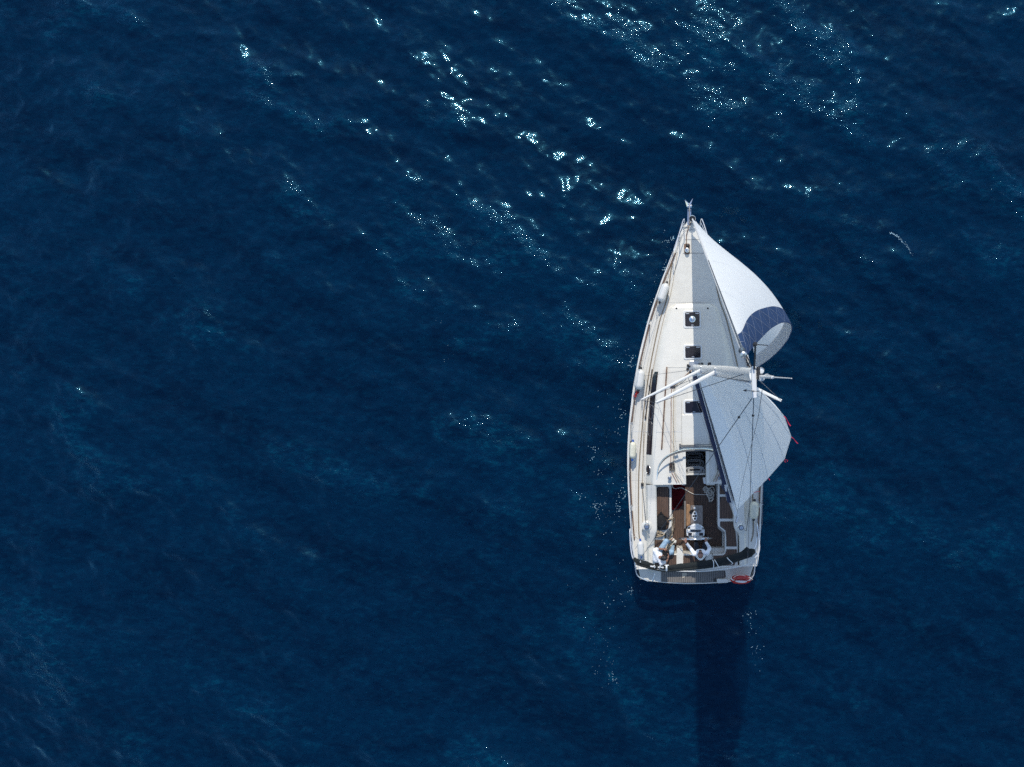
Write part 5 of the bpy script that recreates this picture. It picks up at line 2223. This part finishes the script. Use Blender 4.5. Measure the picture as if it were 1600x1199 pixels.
capsules([(pel + V(.02, .08, -.01), .108, kA, .082), (kA, .08, fA + V(-.01, 0, .09), .062), (pel + V(.02, -.06, -.01), .108, kB, .082), (kB, .08, fB + V(-.005, 0, .09), .062), (pel + V(0, .06, 0), .135, pel + V(0, -.06, 0), .135)], .012, 'jeans', 'jeans', t, 3)
for f_, d in ((fA, V(.15, .04, 0)), (fB, V(.09, .15, 0))):
    capsules([(f_ + V(0, 0, -.035), .052, f_ + d + V(0, 0, -.055), .043)], .012, 'shoe', 'shoe', t, 2)
    sh = MB()
    sh.ball(f_ + d * .35 + V(0, 0, .012), (.034, .045, .02), 10, 6)
    sh.build('shoe_tongue', 'shoe_inner', t)
capsules([(HL(0, -.03, .04), (.086, .086, .10), HR), (HL(0, .015, .085), (.075, .085, .045), HR), (HL(0, -.065, .0), (.075, .045, .07), HR)], .008, 'hair', 'hair', t, 2)
# the bag on his lap
bgc = P(1041, 864.5, 1.27)
t = thing('lap_bag', bgc, 'black bag held on the lap of the seated man', 'bag')
m = MB()
m.ball(bgc + V(0, 0, .0), (.13, .135, .085), 16, 10, Matrix.Rotation(.4, 3, 'Z'))
o = m.build('pouch', 'bag_black', t, angle=70)
m = MB()
m.tube(smooth_path([bgc + V(-.1, .06, .05), bgc + V(-.03, .09, .10), bgc + V(.06, .06, .085)], 4), .014, 6)
m.build('handle', 'bag_black', t)

# ------------------------------------------------------------------ foam and bubbles on the water
rf = random.Random(21)
m = MB()


def fleck(x, y, r):
    h = sea_h(x, y)
    n = 6
    a0 = rf.uniform(0, 6.28)
    el = rf.uniform(.6, 1.0)
    c = Vector((x, y, h))
    ring = [c + Vector((r * math.cos(a0 + k * 2 * math.pi / n) * rf.uniform(.75, 1.2), r * el * math.sin(a0 + k * 2 * math.pi / n) * rf.uniform(.75, 1.2), .004)) for k in range(n)]
    m.add(ring + [c + Vector((0, 0, .006 + r * .12))], [(k, (k + 1) % n, n) for k in range(n)])


def wpt(px, py):
    k = CAM_H / FPX
    return (px - PPX) * k, -(py - PPY) * k


def cloud(px, py, sx, sy, n, r0, r1, ang=0.0):
    for _ in range(n):
        a, b = rf.gauss(0, 1) * sx, rf.gauss(0, 1) * sy
        c_, s_ = math.cos(ang), math.sin(ang)
        x, y = wpt(px + a * c_ - b * s_, py + a * s_ + b * c_)
        fleck(x, y, r0 + (r1 - r0) * rf.random() ** 2.2)


# lacy foam: thin threads where a wave breaks - the bow wave, the port side, the wake
def lace_field(shape, step, lam, seed):
    r = np.random.default_rng(seed)
    k1 = np.fft.fftfreq(shape[0], step)
    k2 = np.fft.fftfreq(shape[1], step)
    kk = np.hypot(*np.meshgrid(k2, k1))
    f = np.real(np.fft.ifft2(np.fft.fft2(r.normal(size=shape)) * np.exp(-((kk - 1 / lam) / (.55 / lam)) ** 2)))
    return f / f.std()


STEP = .018
fx0, fy0 = wpt(860, 1120)
fx1, fy1 = wpt(1240, 340)
gx, gy = np.meshgrid(np.arange(fx0, fx1, STEP), np.arange(fy0, fy1, STEP))
f1 = lace_field(gx.shape, STEP, .17, 3)
f2 = lace_field(gx.shape, STEP, .75, 9)
W = np.zeros_like(gx)


def patch(px, py, sx, sy, amp, ang=0.0):
    global W
    cx, cy = wpt(px, py)
    k = CAM_H / FPX
    c_, s_ = math.cos(-ang), math.sin(-ang)
    dx_, dy_ = (gx - cx) / k, (gy - cy) / k
    a, b = dx_ * c_ + dy_ * s_, -dx_ * s_ + dy_ * c_
    W = np.maximum(W, amp * np.exp(-.5 * ((a / sx) ** 2 + (b / sy) ** 2)))


patch(1047, 374, 11, 2.6, 1.0, -.60)
patch(1034, 424, 2.8, 9, 1.0, .45)
patch(1027, 437, 4, 4, .9)
patch(1012, 482, 2.5, 9, .55, .4)
patch(986, 556, 3.5, 10, .8, .4)
patch(977, 572, 6, 5, .8)
patch(983, 640, 2.5, 10, .5)
for px, py, am in ((975, 648, .45), (978, 690, .6), (925, 702, .7), (927, 716, .5), (941, 736, .75), (911, 768, .55), (963, 770, .45), (938, 790, .65), (965, 793, .55), (958, 803, .6), (928, 806, .45), (977, 777, .55),
                   (972, 742, .35), (985, 925, .55), (968, 931, .5), (955, 950, .45), (932, 990, .45), (930, 1045, .4), (958, 1058, .4), (1180, 985, .4), (1182, 1020, .45), (1172, 962, .35)):
    patch(px, py, 6.5, 5.0, am, .5)
sel = (np.abs(f1) < .17 * W) & (f2 > .9 - 1.5 * W)
jj, ii = np.nonzero(sel)
hh = tile(SEA[0], gx[sel], gy[sel])
for x, y, h in zip(gx[sel], gy[sel], hh):
    e = STEP * .5
    n = len(m.v)
    m.v += [Vector((x - e, y - e, h + .004)), Vector((x + e, y - e, h + .004)), Vector((x + e, y + e, h + .004)), Vector((x - e, y + e, h + .004)), Vector((x, y, h + .012))]
    m.f += [(n, n + 1, n + 4), (n + 1, n + 2, n + 4), (n + 2, n + 3, n + 4), (n + 3, n, n + 4)]
# loose bubbles
for px, py, n in ((1046, 376, 14), (1031, 432, 16), (983, 562, 14), (925, 706, 8), (940, 736, 10), (938, 790, 8), (960, 800, 12), (985, 925, 10), (965, 935, 10), (932, 990, 8), (930, 1045, 6), (958, 1058, 6),
                  (1165, 940, 4), (1172, 965, 6), (1180, 985, 8), (1182, 1020, 10), (1186, 1045, 4), (690, 500, 5), (700, 560, 5)):
    cloud(px, py, 8.0, 9.0, n, .004, .013)
for _ in range(110):
    py = rf.uniform(600, 1080)
    px = 978 - abs(rf.gauss(0, 1)) * 34 - max(0, py - 880) * .06
    x, y = wpt(px, py)
    fleck(x, y, .004 + .010 * rf.random() ** 2)
# small breaking crest far right
for k in range(70):
    tt = k / 70
    x, y = wpt(1390 + 36 * tt + rf.gauss(0, .8), 364 + 5 * tt + 32 * tt * tt + rf.gauss(0, .8))
    fleck(x, y, rf.uniform(.008, .022) * (1 - .5 * tt))
me = bpy.data.meshes.new('sea_foam')
me.from_pydata([tuple(p) for p in m.v], [], m.f)
me.materials.append(M['foam'])
me.polygons.foreach_set('use_smooth', [True] * len(me.polygons))
fo = bpy.data.objects.new('sea_foam', me)
COL.objects.link(fo)
set_props(fo, 'white foam flecks and bubbles scattered along the port side and wake', 'foam', kind='stuff')
